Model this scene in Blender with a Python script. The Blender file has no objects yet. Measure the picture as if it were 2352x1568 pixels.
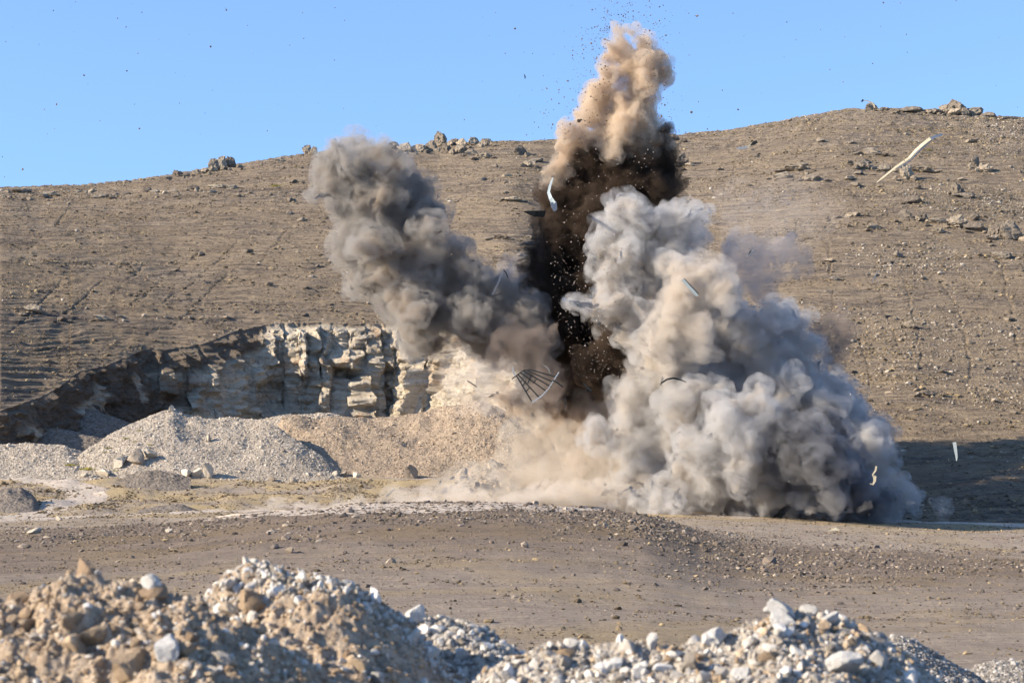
import bpy, bmesh, math, random
import numpy as np
from mathutils import Vector, Matrix

random.seed(11)
RNG = np.random.default_rng(11)
SC = bpy.context.scene
COL = SC.collection

# ------------------------------------------------------------------ camera
FPX = 70.0/36.0*2352.0            # focal length measured in photo units (frame 2352 x 1568)
CAM_Z = 8.0
PITCH = math.atan(216.0/FPX)
cam_data = bpy.data.cameras.new("camera")
cam = bpy.data.objects.new("camera", cam_data)
COL.objects.link(cam)
cam.location = (0, 0, CAM_Z)
cam.rotation_euler = (math.pi/2+PITCH, 0, 0)
cam_data.lens = 70
cam_data.sensor_width = 36
cam_data.clip_start = 0.5
cam_data.clip_end = 12000
cam_data.dof.use_dof = True
cam_data.dof.focus_distance = 235
cam_data.dof.aperture_fstop = 2.4
SC.camera = cam

# ------------------------------------------------------------------ sky, sun, exposure
SUN_EL = math.radians(25)
SUN_AZ = math.radians(16)         # how far beyond "straight left" the sun stands
SUN_DIR = Vector((-math.cos(SUN_EL)*math.cos(SUN_AZ), -math.cos(SUN_EL)*math.sin(SUN_AZ), math.sin(SUN_EL)))
world = bpy.data.worlds.new("World")
SC.world = world
world.use_nodes = True
wn, wl = world.node_tree.nodes, world.node_tree.links
wn.clear()
w_out = wn.new("ShaderNodeOutputWorld")
w_bg = wn.new("ShaderNodeBackground")
w_sky = wn.new("ShaderNodeTexSky")
w_sky.sky_type = 'NISHITA'
w_sky.sun_disc = False
w_sky.sun_elevation = SUN_EL
w_sky.sun_rotation = math.atan2(SUN_DIR.x, SUN_DIR.y)
w_sky.altitude = 1200
w_sky.air_density = 1.0
w_sky.dust_density = 0.3
w_sky.ozone_density = 3.5
w_tc = wn.new("ShaderNodeTexCoord")
w_add = wn.new("ShaderNodeVectorMath"); w_add.operation = 'ADD'
w_add.inputs[1].default_value = (0, 0, 0.22)
w_nrm = wn.new("ShaderNodeVectorMath"); w_nrm.operation = 'NORMALIZE'
wl.new(w_tc.outputs['Generated'], w_add.inputs[0])
wl.new(w_add.outputs[0], w_nrm.inputs[0])
wl.new(w_nrm.outputs[0], w_sky.inputs[0])
wl.new(w_sky.outputs[0], w_bg.inputs[0])
w_bg.inputs[1].default_value = 0.15
wl.new(w_bg.outputs[0], w_out.inputs[0])
sun_data = bpy.data.lights.new("sun", 'SUN')
sun_data.energy = 4.6
sun_data.angle = math.radians(0.5)
sun_data.color = (1.0, 0.87, 0.70)
sun = bpy.data.objects.new("sun", sun_data)
COL.objects.link(sun)
sun.rotation_euler = (-SUN_DIR).to_track_quat('-Z', 'Y').to_euler()
SC.view_settings.view_transform = 'Standard'
SC.view_settings.look = 'None'
SC.view_settings.gamma = 1
SC.view_settings.exposure = 1.25
SC.render.engine = 'CYCLES'
SC.cycles.use_denoising = True
SC.cycles.max_bounces = 12
SC.cycles.diffuse_bounces = 2
SC.cycles.glossy_bounces = 1
SC.cycles.transparent_max_bounces = 24
SC.cycles.volume_bounces = 8
SC.cycles.volume_step_rate = 0.12
SC.cycles.volume_max_steps = 512
SC.cycles.use_adaptive_sampling = True
SC.cycles.adaptive_threshold = 0.02

# ------------------------------------------------------------------ view geometry helpers
def ray_tan(py):
    """tangent of elevation of the ray through photo row py"""
    return np.tan(np.arctan((784.0-np.asarray(py, float))/FPX)+PITCH)

def W(px, py, Y):
    """world point at depth Y seen at photo position px,py"""
    z = CAM_Z+float(ray_tan(py))*Y
    c = Y*math.cos(PITCH)+(z-CAM_Z)*math.sin(PITCH)
    return Vector(((px-1176.0)/FPX*c, Y, z))

def U(n, Y):
    """metres spanned by n photo units at depth Y"""
    return n*Y/FPX

def PX(X, Y):
    return 1176.0+FPX*X/Y

# ------------------------------------------------------------------ numpy noise
def _hash(ix, iy, iz, s):
    h = (ix.astype(np.int64)*374761393 + iy.astype(np.int64)*668265263 + iz.astype(np.int64)*1442695041 + s*974634777) & 0xFFFFFFFF
    h = ((h ^ (h >> 13))*1274126177) & 0xFFFFFFFF
    h = ((h ^ (h >> 16))*2246822519) & 0xFFFFFFFF
    return ((h ^ (h >> 15)) & 0xFFFFFF)/float(0xFFFFFF)

def vnoise(p, s=0):
    p = np.asarray(p, float)
    i = np.floor(p).astype(np.int64); f = p-i
    u = f*f*f*(f*(f*6-15)+10)
    r = 0
    for dx in (0, 1):
        wx = u[..., 0] if dx else 1-u[..., 0]
        for dy in (0, 1):
            wy = u[..., 1] if dy else 1-u[..., 1]
            for dz in (0, 1):
                wz = u[..., 2] if dz else 1-u[..., 2]
                r = r+_hash(i[..., 0]+dx, i[..., 1]+dy, i[..., 2]+dz, s)*wx*wy*wz
    return r*2-1

def fbm(p, octv=4, s=0, gain=0.5):
    p = np.asarray(p, float); a = 1.0; r = 0; t = 0
    for k in range(octv):
        r = r+a*vnoise(p*(2.03**k)+17.3*k, s+k); t += a; a *= gain
    return r/t

def worley(p, s=0):
    p = np.asarray(p, float)
    i = np.floor(p).astype(np.int64)
    best = np.full(p.shape[:-1], 9.0); sec = best.copy()
    for dx in (-1, 0, 1):
        for dy in (-1, 0, 1):
            for dz in (-1, 0, 1):
                cx, cy, cz = i[..., 0]+dx, i[..., 1]+dy, i[..., 2]+dz
                d = (cx+_hash(cx, cy, cz, s)-p[..., 0])**2+(cy+_hash(cx, cy, cz, s+1)-p[..., 1])**2+(cz+_hash(cx, cy, cz, s+2)-p[..., 2])**2
                sec = np.minimum(sec, np.maximum(best, d)); best = np.minimum(best, d)
    return np.sqrt(best), np.sqrt(sec)

def sst(x):
    x = np.clip(x, 0, 1); return x*x*(3-2*x)

def xyz(x, y, z=0.0):
    x, y, z = np.broadcast_arrays(np.asarray(x, float), np.asarray(y, float), np.asarray(z, float))
    return np.stack([x, y, z], -1)

# ------------------------------------------------------------------ object helpers
def tag(o, label=None, cat=None, group=None, kind=None):
    if label: o['label'] = label
    if cat: o['category'] = cat
    if group: o['group'] = group
    if kind: o['kind'] = kind
    return o

def link(name, me, mat=None, parent=None):
    o = bpy.data.objects.new(name, me); COL.objects.link(o)
    if mat is not None and not me.materials: me.materials.append(mat)
    if parent is not None: o.parent = parent
    return o

def np_mesh(name, V, F, smooth=False, tint=None):
    V = np.asarray(V, np.float32).reshape(-1, 3); F = np.asarray(F, np.int32)
    me = bpy.data.meshes.new(name); n, k = F.shape
    me.vertices.add(len(V)); me.vertices.foreach_set("co", V.ravel())
    me.loops.add(n*k); me.loops.foreach_set("vertex_index", F.ravel())
    me.polygons.add(n); me.polygons.foreach_set("loop_start", np.arange(0, n*k, k, dtype=np.int32))
    me.polygons.foreach_set("use_smooth", np.full(n, smooth, dtype=bool))
    if tint is not None:
        a = me.attributes.new("tint", 'FLOAT', 'POINT'); a.data.foreach_set("value", np.asarray(tint, np.float32))
    me.update(calc_edges=True); me.validate()
    return me

def grid_mesh(name, P, smooth=True):
    nr, nc = P.shape[:2]
    idx = np.arange(nr*nc).reshape(nr, nc)
    F = np.stack([idx[:-1, :-1], idx[:-1, 1:], idx[1:, 1:], idx[1:, :-1]], -1).reshape(-1, 4)
    return np_mesh(name, P.reshape(-1, 3), F, smooth)

def bil(P, r, c):
    """bilinear sample of a grid at fractional row r, column c"""
    nr, nc = P.shape[:2]
    r = np.clip(r, 0, nr-1.001); c = np.clip(c, 0, nc-1.001)
    i = r.astype(int); j = c.astype(int); fr = (r-i); fc = (c-j)
    if P.ndim == 3: fr = fr[..., None]; fc = fc[..., None]
    return (P[i, j]*(1-fr)*(1-fc)+P[i+1, j]*fr*(1-fc)+P[i, j+1]*(1-fr)*fc+P[i+1, j+1]*fr*fc)

# ------------------------------------------------------------------ material helpers
def new_mat(name):
    m = bpy.data.materials.new(name); m.use_nodes = True
    m.node_tree.nodes.clear(); return m, m.node_tree.nodes, m.node_tree.links

class NT:
    def __init__(s, name):
        s.m, s.n, s.l = new_mat(name)
        s.out = s.n.new("ShaderNodeOutputMaterial")
        s.b = s.n.new("ShaderNodeBsdfPrincipled")
        s.b.inputs['Roughness'].default_value = 0.95
        s.b.inputs['Specular IOR Level'].default_value = 0.15
        s.l.new(s.b.outputs[0], s.out.inputs[0])
        g = s.n.new("ShaderNodeNewGeometry"); s.pos = g.outputs['Position']; s.nor = g.outputs['Normal']
    def obj(s):
        t = s.n.new("ShaderNodeTexCoord"); return t.outputs['Object']
    def scale(s, v, sc):
        m = s.n.new("ShaderNodeVectorMath"); m.operation = 'MULTIPLY'; m.inputs[1].default_value = sc; s.l.new(v, m.inputs[0]); return m.outputs[0]
    def noise(s, v, scale, det=4, rough=0.55, dist=0.0):
        t = s.n.new("ShaderNodeTexNoise"); t.inputs['Scale'].default_value = scale; t.inputs['Detail'].default_value = det
        t.inputs['Roughness'].default_value = rough; t.inputs['Distortion'].default_value = dist; s.l.new(v, t.inputs['Vector']); return t.outputs['Fac']
    def voro(s, v, scale, feat='F1', out='Distance'):
        t = s.n.new("ShaderNodeTexVoronoi"); t.feature = feat; t.inputs['Scale'].default_value = scale; s.l.new(v, t.inputs['Vector']); return t.outputs[out]
    def ramp(s, f, stops, interp='LINEAR'):
        r = s.n.new("ShaderNodeValToRGB"); r.color_ramp.interpolation = interp
        e = r.color_ramp.elements
        while len(e) < len(stops): e.new(0.5)
        for k, (p, c) in enumerate(stops):
            e[k].position = p; e[k].color = (c, c, c, 1) if isinstance(c, (int, float)) else (*c, 1)
        s.l.new(f, r.inputs[0]); return r.outputs[0]
    def mix(s, f, a, b, mode='MIX'):
        m = s.n.new("ShaderNodeMix"); m.data_type = 'RGBA'; m.blend_type = mode
        for sock, v in ((m.inputs[0], f), (m.inputs[6], a), (m.inputs[7], b)):
            if hasattr(v, 'is_output'): s.l.new(v, sock)
            elif sock.type == 'VALUE': sock.default_value = v
            else: sock.default_value = (*v, 1)
        return m.outputs[2]
    def math(s, op, a, b=0.0):
        m = s.n.new("ShaderNodeMath"); m.operation = op
        for sock, v in ((m.inputs[0], a), (m.inputs[1], b)):
            if hasattr(v, 'is_output'): s.l.new(v, sock)
            else: sock.default_value = v
        return m.outputs[0]
    def sep(s, v):
        m = s.n.new("ShaderNodeSeparateXYZ"); s.l.new(v, m.inputs[0]); return m.outputs
    def attr(s, name):
        a = s.n.new("ShaderNodeAttribute"); a.attribute_name = name; return a.outputs['Fac']
    def rand(s):
        a = s.n.new("ShaderNodeObjectInfo"); return a.outputs['Random']
    def bump(s, h, dist, strength=1.0, prev=None):
        b = s.n.new("ShaderNodeBump"); b.inputs['Distance'].default_value = dist; b.inputs['Strength'].default_value = strength
        s.l.new(h, b.inputs['Height'])
        if prev is not None: s.l.new(prev, b.inputs['Normal'])
        return b.outputs[0]
    def done(s, col, nrm=None):
        if hasattr(col, 'is_output'): s.l.new(col, s.b.inputs['Base Color'])
        else: s.b.inputs['Base Color'].default_value = (*col, 1)
        if nrm is not None: s.l.new(nrm, s.b.inputs['Normal'])
        return s.m

def mat_hill():
    t = NT("dry_hillside")
    wv = t.noise(t.scale(t.pos, (0.05, 0.05, 0.0)), 1.0, 3, 0.5)
    sx, sy, sz = t.sep(t.pos)[0:3]
    cz = t.math('ADD', sz, t.math('MULTIPLY', wv, 5.0))
    cmb = t.n.new("ShaderNodeCombineXYZ"); t.l.new(sx, cmb.inputs[0]); t.l.new(sy, cmb.inputs[1]); t.l.new(cz, cmb.inputs[2]); cp = cmb.outputs[0]
    streak = t.noise(t.scale(cp, (0.10, 0.10, 2.8)), 1.0, 6, 0.72)
    band = t.noise(t.scale(cp, (0.03, 0.03, 0.30)), 1.0, 5, 0.6, 0.4)
    fine = t.noise(t.scale(t.pos, (0.9, 1.0, 2.6)), 1.0, 6, 0.75)
    c = t.ramp(fine, [(0.34, (0.115, 0.094, 0.078)), (0.48, (0.235, 0.190, 0.150)), (0.60, (0.36, 0.29, 0.215)), (0.72, (0.53, 0.42, 0.29))])
    c = t.mix(t.ramp(streak, [(0.47, 0.0), (0.60, 0.75)]), c, (0.44, 0.345, 0.235))
    c = t.mix(t.ramp(streak, [(0.37, 0.85), (0.47, 0.0)]), c, (0.135, 0.11, 0.092))
    c = t.mix(t.ramp(band, [(0.42, 0.0), (0.62, 0.45)]), c, (0.40, 0.305, 0.20))
    h = t.math('ADD', t.math('MULTIPLY', t.noise(t.scale(cp, (0.22, 0.4, 3.6)), 1.0, 5, 0.7), 1.9), t.noise(t.pos, 1.8, 6, 0.78))
    return t.done(c, t.bump(h, 1.1, 1.0))

def mat_ground():
    t = NT("dry_plain_soil")
    n1 = t.noise(t.scale(t.pos, (0.12, 0.4, 0.4)), 1.0, 6, 0.6, 0.5)
    n2 = t.noise(t.scale(t.pos, (0.45, 2.6, 2.6)), 1.0, 6, 0.72)
    a = t.ramp(n1, [(0.36, (0.29, 0.235, 0.185)), (0.52, (0.41, 0.335, 0.265)), (0.66, (0.53, 0.43, 0.31))])
    b = t.ramp(n2, [(0.35, (0.25, 0.20, 0.158)), (0.5, (0.42, 0.345, 0.27)), (0.68, (0.56, 0.465, 0.365))])
    c = t.mix(0.5, a, b)
    yel = t.noise(t.scale(t.pos, (0.06, 0.10, 0.1)), 1.0, 4, 0.6)
    c = t.mix(t.ramp(yel, [(0.50, 0.0), (0.64, 0.55)]), c, (0.45, 0.34, 0.18))
    gx, gy, gz = t.sep(t.pos)[0:3]
    pm = t.n.new("ShaderNodeMapRange"); pm.interpolation_type = 'SMOOTHSTEP'; t.l.new(t.math('ADD', gy, t.math('MULTIPLY', t.noise(t.pos, 0.12, 4, 0.6), 26.0)), pm.inputs[0])
    for k_, v_ in enumerate((162.0, 170.0, 1.0, 0.0)): pm.inputs[k_+1].default_value = v_
    pn = t.n.new("ShaderNodeMapRange"); pn.interpolation_type = 'SMOOTHSTEP'; t.l.new(t.math('ADD', gy, t.math('MULTIPLY', t.noise(t.pos, 0.1, 4, 0.6), 40.0)), pn.inputs[0])
    for k_, v_ in enumerate((112.0, 150.0, 0.25, 1.0)): pn.inputs[k_+1].default_value = v_
    c = t.mix(t.math('MULTIPLY', pm.outputs[0], pn.outputs[0]), c, t.mix(1.0, c, (0.62, 0.585, 0.56), 'MULTIPLY'))
    ym = t.n.new("ShaderNodeMapRange"); ym.interpolation_type = 'SMOOTHSTEP'; t.l.new(gy, ym.inputs[0])
    for k_, v_ in enumerate((178.0, 205.0, 0.0, 1.0)): ym.inputs[k_+1].default_value = v_
    gn = t.ramp(t.noise(t.scale(t.pos, (0.16, 0.10, 0.1)), 1.0, 5, 0.65), [(0.44, 0.0), (0.56, 0.75)])
    c = t.mix(t.math('MULTIPLY', ym.outputs[0], gn), c, (0.50, 0.375, 0.19))
    spk = t.noise(t.scale(t.pos, (2.0, 3.2, 2.0)), 1.0, 5, 0.75)
    c = t.mix(t.ramp(spk, [(0.56, 0.0), (0.68, 0.7)]), c, (0.13, 0.10, 0.08))
    h = t.math('ADD', t.noise(t.scale(t.pos, (0.8, 2.0, 1.0)), 1.5, 6, 0.75), t.math('MULTIPLY', t.noise(t.pos, 6.0, 4, 0.7), 0.3))
    return t.done(c, t.bump(h, 0.6, 1.0))

def mat_cliff():
    t = NT("quarry_face_rock")
    x, y, z = t.sep(t.pos)[0:3]
    big = t.noise(t.scale(t.pos, (0.10, 0.10, 0.16)), 1.0, 5, 0.6, 0.4)
    strat = t.noise(t.scale(t.pos, (0.12, 0.12, 1.1)), 1.0, 6, 0.6, 0.5)
    fine = t.noise(t.pos, 1.1, 7, 0.72)
    c = t.ramp(big, [(0.34, (0.36, 0.30, 0.22)), (0.47, (0.53, 0.445, 0.325)), (0.56, (0.68, 0.57, 0.40)), (0.66, (0.77, 0.69, 0.54))])
    c = t.mix(0.5, c, t.ramp(strat, [(0.38, (0.36, 0.29, 0.21)), (0.48, (0.58, 0.505, 0.39)), (0.60, (0.74, 0.66, 0.53))]))
    c = t.mix(t.ramp(fine, [(0.52, 0.0), (0.70, 0.65)]), c, (0.20, 0.16, 0.12))
    ora = t.noise(t.pos, 0.22, 4, 0.6, 0.6)
    c = t.mix(t.ramp(ora, [(0.58, 0.0), (0.68, 0.55)]), c, (0.42, 0.24, 0.12))
    soil = t.attr("soil")
    c = t.mix(soil, c, t.ramp(fine, [(0.3, (0.075, 0.055, 0.038)), (0.7, (0.20, 0.15, 0.105))]))
    h = t.math('ADD', t.noise(t.scale(t.pos, (1, 1, 2.2)), 1.1, 8, 0.74, 0.3), t.math('MULTIPLY', t.voro(t.pos, 0.8), -0.35))
    return t.done(c, t.bump(h, 1.1, 1.0))

def mat_heap(name, lo, mid, hi, scale, bump=0.25):
    t = NT(name)
    n = t.noise(t.pos, scale, 6, 0.72)
    w = t.noise(t.pos, scale*0.12, 4, 0.5)
    c = t.ramp(n, [(0.36, lo), (0.5, mid), (0.66, hi)])
    c = t.mix(t.ramp(w, [(0.4, 0.0), (0.65, 0.5)]), c, t.mix(0.5, c, lo))
    h = t.math('ADD', t.noise(t.pos, scale*1.3, 6, 0.75), t.math('MULTIPLY', t.voro(t.pos, scale*1.6), -0.5))
    return t.done(c, t.bump(h, bump, 1.0))

def mat_stone(name, stops, scale=3.0, bump=0.08):
    """stones: each takes its own tint from the tint attribute or its object"""
    t = NT(name)
    r = t.math('FRACT', t.math('ADD', t.attr("tint"), t.rand()))
    base = t.ramp(r, stops)
    n = t.noise(t.obj(), scale, 6, 0.7)
    c = t.mix(t.ramp(n, [(0.35, 0.55), (0.62, 0.0)]), base, t.mix(0.6, base, (0.06, 0.045, 0.03)))
    h = t.noise(t.obj(), scale*2.2, 6, 0.75)
    return t.done(c, t.bump(h, bump, 0.9))

def mat_plain(name, col, rough=0.6, metal=0.0, var=0.35, scale=6.0):
    t = NT(name)
    n = t.noise(t.obj(), scale, 5, 0.65)
    c = t.mix(t.ramp(n, [(0.35, var), (0.65, 0.0)]), col, tuple(v*0.45 for v in col))
    t.b.inputs['Roughness'].default_value = rough; t.b.inputs['Metallic'].default_value = metal
    return t.done(c)

def mat_smoke(name, col, dens, aniso=0.15, lo=0.40, hi=0.58, floor=0.0, scale=0.55, col2=None):
    """smoke whose density is broken up by fractal noise; col2 mixes a second dust colour through it"""
    t = NT(name); m, n, l = t.m, t.n, t.l
    n.remove(t.b); v = n.new("ShaderNodeVolumePrincipled")
    v.inputs['Color'].default_value = (*col, 1); v.inputs['Anisotropy'].default_value = aniso
    f = t.noise(t.pos, scale, 6, 0.68, 0.5)
    mr = n.new("ShaderNodeMapRange"); mr.interpolation_type = 'SMOOTHSTEP'; l.new(f, mr.inputs[0])
    for k, x in enumerate((lo, hi, floor*dens, dens)): mr.inputs[k+1].default_value = x
    l.new(mr.outputs[0], v.inputs['Density'])
    if col2 is not None:
        l.new(t.mix(t.ramp(t.noise(t.pos, 0.16, 3, 0.5), [(0.42, 0.0), (0.60, 1.0)]), col, col2), v.inputs['Color'])
    l.new(v.outputs[0], t.out.inputs['Volume']); return m

# ================================================================== TERRAIN
def lerpx(pts):
    xs = [p[0] for p in pts]; ys = [p[1] for p in pts]
    return lambda x: np.interp(x, xs, ys)

CREST = lerpx([(-900, 470), (-300, 452), (0, 436), (100, 432), (200, 426), (300, 414), (390, 402), (500, 386), (600, 372), (700, 357), (800, 347), (900, 340), (1000, 334), (1100, 325), (1180, 323), (1300, 323), (1420, 322), (1540, 313), (1650, 303), (1800, 280), (1880, 264), (1950, 254), (2050, 253), (2150, 262), (2260, 268), (2352, 276), (2600, 300), (3200, 380)])
EDGE = lerpx([(-300, 985), (-150, 962), (0, 944), (40, 930), (90, 912), (130, 892), (170, 862), (190, 850), (240, 840), (290, 822), (320, 806), (345, 803), (400, 800), (440, 795), (480, 784), (510, 772), (560, 755), (600, 747), (640, 742), (730, 741), (800, 743), (880, 745), (950, 752), (1050, 765), (1130, 790), (1200, 850), (1260, 930), (1300, 1010), (1340, 1075)])

def ss(a, b, x): return sst((np.asarray(x, float)-a)/(b-a))

def ground_z(X, Y, noise=True):
    X = np.asarray(X, float); Y = np.asarray(Y, float); px = PX(X, np.maximum(Y, 1))
    z = 4.9*(1-ss(20, 56, Y))                                    # the rise the photographer stands on
    b = np.interp(px, [-900, -200, 0, 250, 400, 600, 800, 1000, 1200, 1300, 1480, 1530, 1600, 1700, 1850, 2100], [0.2, 0.5, 0.7, 0.95, 1.25, 2.15, 2.70, 2.85, 2.75, 2.5, 1.95, 1.45, 0.75, 0.1, -0.1, 0.0])
    z = z+b*np.exp(-np.abs((Y-150)/np.where(Y < 150, 46, 13))**2.2)
    z = z+2.6*ss(200, 262, Y)*(1-ss(1250, 1700, px))             # quarry yard lies a little higher
    z = z+7.0*ss(262, 284, Y)*(1-ss(240, 420, px))
    z = z+2.0*ss(262, 284, Y)*(ss(240, 420, px))*(1-ss(1250, 1500, px))
    z = z-1.3*ss(1500, 2352, px)*ss(90, 160, Y)
    if noise:
        z = z+0.28*fbm(xyz(X/9, Y/9), 3, 5)*ss(22, 40, Y)+0.09*fbm(xyz(X/1.7, Y/1.7), 3, 9)
        z = z+0.45*ss(160, 230, Y)*(1-ss(900, 1300, px))*np.maximum(0, fbm(xyz(X/5, Y/8), 3, 15))*2
    return z

# ground sheet: columns are rays spreading from the photographer, rows march away
gpx = np.concatenate([np.linspace(-40000, -3000, 10), np.linspace(-2500, -150, 60), np.arange(-120, 2480, 6.5), np.linspace(2500, 4900, 60), np.linspace(5500, 42000, 10)])
gY = np.concatenate([[-40, -10, 1.0], np.geomspace(2.5, 345, 520), [420, 600, 1000, 2500, 6000]])
GY, GPX = np.meshgrid(gY, gpx, indexing='ij')
GX = (GPX-1176)/FPX*np.maximum(np.abs(GY), 12)
GZ = ground_z(GX, np.maximum(GY, 1))
GZ = np.where(GY > 345, np.minimum(GZ, 0)-3, GZ)
GP = xyz(GX, GY, GZ)
link("ground", grid_mesh("ground", GP), mat_ground())['kind'] = 'structure'

def on_ground(px, Y):
    """sample the ground sheet: photo column px at depth Y"""
    px = np.asarray(px, float); Y = np.asarray(Y, float)
    return bil(GP, np.interp(Y, gY, np.arange(len(gY))), np.interp(px, gpx, np.arange(len(gpx))))

_yt = np.linspace(60, 258, 1500)
def ground_Y_at(px, py):
    z = ground_z((px-1176)/FPX*_yt, _yt, False)
    e = (z-CAM_Z)/_yt
    tgt = float(ray_tan(py))
    k = np.argmax(e >= tgt)
    return _yt[k] if e[k] >= tgt else 200.0

# hill
hpx = np.concatenate([np.linspace(-2600, -300, 70)[:-1], np.arange(-300, 2660, 2.9), np.linspace(2670, 5200, 70)])
NR = 430
def hill_foot(px):
    return np.interp(px, [-900, 0, 400, 1000, 1300, 1500, 1800, 2100, 2352, 3000], [255, 255, 268, 276, 255, 230, 214, 211, 210, 210])
def hill_far(px):
    return np.interp(px, [-2600, -300, 0, 400, 1000, 1500, 2000, 2352, 5000], [400, 430, 440, 470, 500, 500, 500, 490, 420])
_s = np.linspace(0, 1.25, 700)
_m = np.interp(_s, [0, 0.10, 0.30, 0.70, 0.86, 1.0, 1.1, 1.25], [0.75, 0.9, 1.0, 1.05, 0.85, 0.30, -0.3, -1.1])
_g = np.concatenate([[0], np.cumsum((_m[1:]+_m[:-1])/2*np.diff(_s))])
_m2 = np.interp(_s, [0, 0.10, 0.30, 0.70, 0.86, 1.0, 1.1, 1.25], [1.6, 1.5, 1.0, 0.85, 0.7, 0.30, -0.3, -1.1])
_g2 = np.concatenate([[0], np.cumsum((_m2[1:]+_m2[:-1])/2*np.diff(_s))])
HP = np.zeros((NR+26, len(hpx), 3))
GUL = [[(300, 705), (360, 655), (460, 575)], [(370, 700), (440, 650), (545, 555)], [(430, 715), (500, 650), (560, 600)], [(240, 690), (330, 610)],
       [(150, 720), (230, 650), (290, 600)], [(340, 770), (400, 742), (440, 715)], [(20, 760), (90, 700), (140, 640)], [(120, 520), (160, 480)], [(600, 600), (680, 500)],
       [(1965, 740), (1975, 790), (1995, 850), (1998, 960)], [(2085, 640), (2092, 700), (2112, 760), (2115, 860)], [(2165, 650), (2200, 700), (2230, 830), (2222, 900)], [(2300, 600), (2322, 700), (2345, 860)], [(1905, 560), (1910, 650), (1918, 720)], [(2010, 600), (2030, 700), (2060, 800)], [(1690, 380), (1694, 460)]]
edge_y = np.zeros(len(hpx)); crest_y = CREST(hpx)
for c, px in enumerate(hpx):
    Yf, Yc = hill_foot(px), hill_far(px); z0 = np.interp(px, [0, 700, 1300, 1600], [6.0, 3.0, 2.0, -0.3])-1.3*float(ss(1500, 2352, px))
    Y = Yf+_s*(Yc-Yf)
    e = float(ray_tan(crest_y[c]))
    bl = float(ss(1150, 1420, px)); gg = _g2*(1-bl)+_g*bl; g = np.maximum(gg, 1e-4)
    msk = _s > 0.4
    k = np.min(((e*Y+CAM_Z-z0)/g)[msk])
    z = z0+k*gg
    el = (z-CAM_Z)/Y
    ipk = int(np.argmax(el)); el_up = np.maximum.accumulate(el[:ipk+1])+np.arange(ipk+1)*1e-9
    y_foot = 784-FPX*math.tan(math.atan(el[0])-PITCH)
    ye = min(EDGE(px), y_foot) if -300 < px < 1345 else y_foot
    if -300 < px < 1345: ye += 3.5*float(fbm(np.array([px/14.0, 3.3, 0]), 3, 2))
    edge_y[c] = ye
    yy = np.linspace(ye, crest_y[c]+0.02, NR)
    Yv = np.interp(ray_tan(yy), el_up, Y[:ipk+1])
    zv = CAM_Z+ray_tan(yy)*Yv
    Yb = np.linspace(Yv[-1]+1.5, Y[-1], 24); zb = np.interp(Yb, Y, z)
    Yb = np.concatenate([Yb, [Yb[-1]+120, Yb[-1]+900]]); zb = np.concatenate([zb, [zb[-1]-45, zb[-1]-130]])
    YY = np.concatenate([Yv, Yb]); ZZ = np.concatenate([zv, zb])
    HP[:, c, 0] = (px-1176)/FPX*YY; HP[:, c, 1] = YY; HP[:, c, 2] = ZZ
X, Y, Z = HP[..., 0], HP[..., 1], HP[..., 2]
fade = np.minimum(1, np.arange(NR+26)/12.0)[:, None]
contour = Z+1.1*fbm(xyz(X/14, Y/14), 3, 31)
terr = 0.24*np.sin(contour*2*math.pi/1.15)*(0.5+0.5*fbm(xyz(X/10, Z/4), 2, 33))
terr = terr+0.16*np.sin(contour*2*math.pi/0.52+3*fbm(xyz(X/6, Z/3), 2, 35))
dz = 0.8*fbm(xyz(X/24, Y/40), 3, 21)+0.30*fbm(xyz(X/3.2, Y/6, Z/3), 4, 25)+terr
gd = np.full(X.shape, 99.0)
rows_y = edge_y[None, :]+(crest_y-edge_y)[None, :]*(np.arange(NR+26)/(NR-1))[:, None]
cols_x = np.broadcast_to(hpx[None, :], X.shape)
wob = 7*fbm(xyz(cols_x/45, rows_y/25), 2, 77)
for g in GUL:
    for (x0, y0), (x1, y1) in zip(g[:-1], g[1:]):
        dx, dy = x1-x0, y1-y0; L2 = dx*dx+dy*dy
        tt = np.clip(((cols_x+wob-x0)*dx+(rows_y-y0)*dy)/L2, 0, 1)
        gd = np.minimum(gd, np.hypot(cols_x+wob-x0-tt*dx, rows_y-y0-tt*dy))
dz = dz-0.16*np.exp(-(gd/2.6)**2)*(0.4+np.clip(fbm(xyz(cols_x/30, rows_y/30), 2, 78)+0.5, 0, 1))
HP[..., 2] += dz*fade
hill = link("hill", grid_mesh("hill", HP), mat_hill()); hill['kind'] = 'structure'

def on_hill(px, py):
    c = np.interp(px, hpx, np.arange(len(hpx)))
    ey = np.interp(px, hpx, edge_y); cy = np.interp(px, hpx, crest_y)
    r = (ey-np.asarray(py, float))/(ey-cy)*(NR-1)
    return bil(HP, np.asarray(r, float), np.asarray(c, float))

# quarry cliff: a broken rock face hanging below the cut edge of the hill
cm = (hpx > -290) & (hpx < 1342)
ci = np.where(cm)[0]
NV = 130
top = HP[0, ci]
foot = ground_z(top[:, 0], top[:, 1]-3, False)-1.0
tang = np.gradient(top[:, :2], axis=0)
for _ in range(12): tang[1:-1] = (tang[:-2]+tang[1:-1]+tang[2:])/3
nrm2 = np.stack([tang[:, 1], -tang[:, 0]], -1); nrm2 /= np.linalg.norm(nrm2, axis=1)[:, None]   # out of the hill, to the viewer
v = np.linspace(0, 1, NV)[:, None]
CP = np.zeros((NV, len(ci), 3))
hgt = np.maximum(top[:, 2]-foot, 0.5)
CZ = top[:, 2][None]-v*hgt[None]
lean = 0.40*v*hgt[None]
CPX = np.broadcast_to(hpx[ci][None], CZ.shape)
q = xyz(top[:, 0][None]+0*v, top[:, 1][None]+0*v, CZ)
qw = q+1.2*np.stack([fbm(q/4, 3, 41), fbm(q/4, 3, 42), fbm(q/4, 3, 43)], -1)
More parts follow.
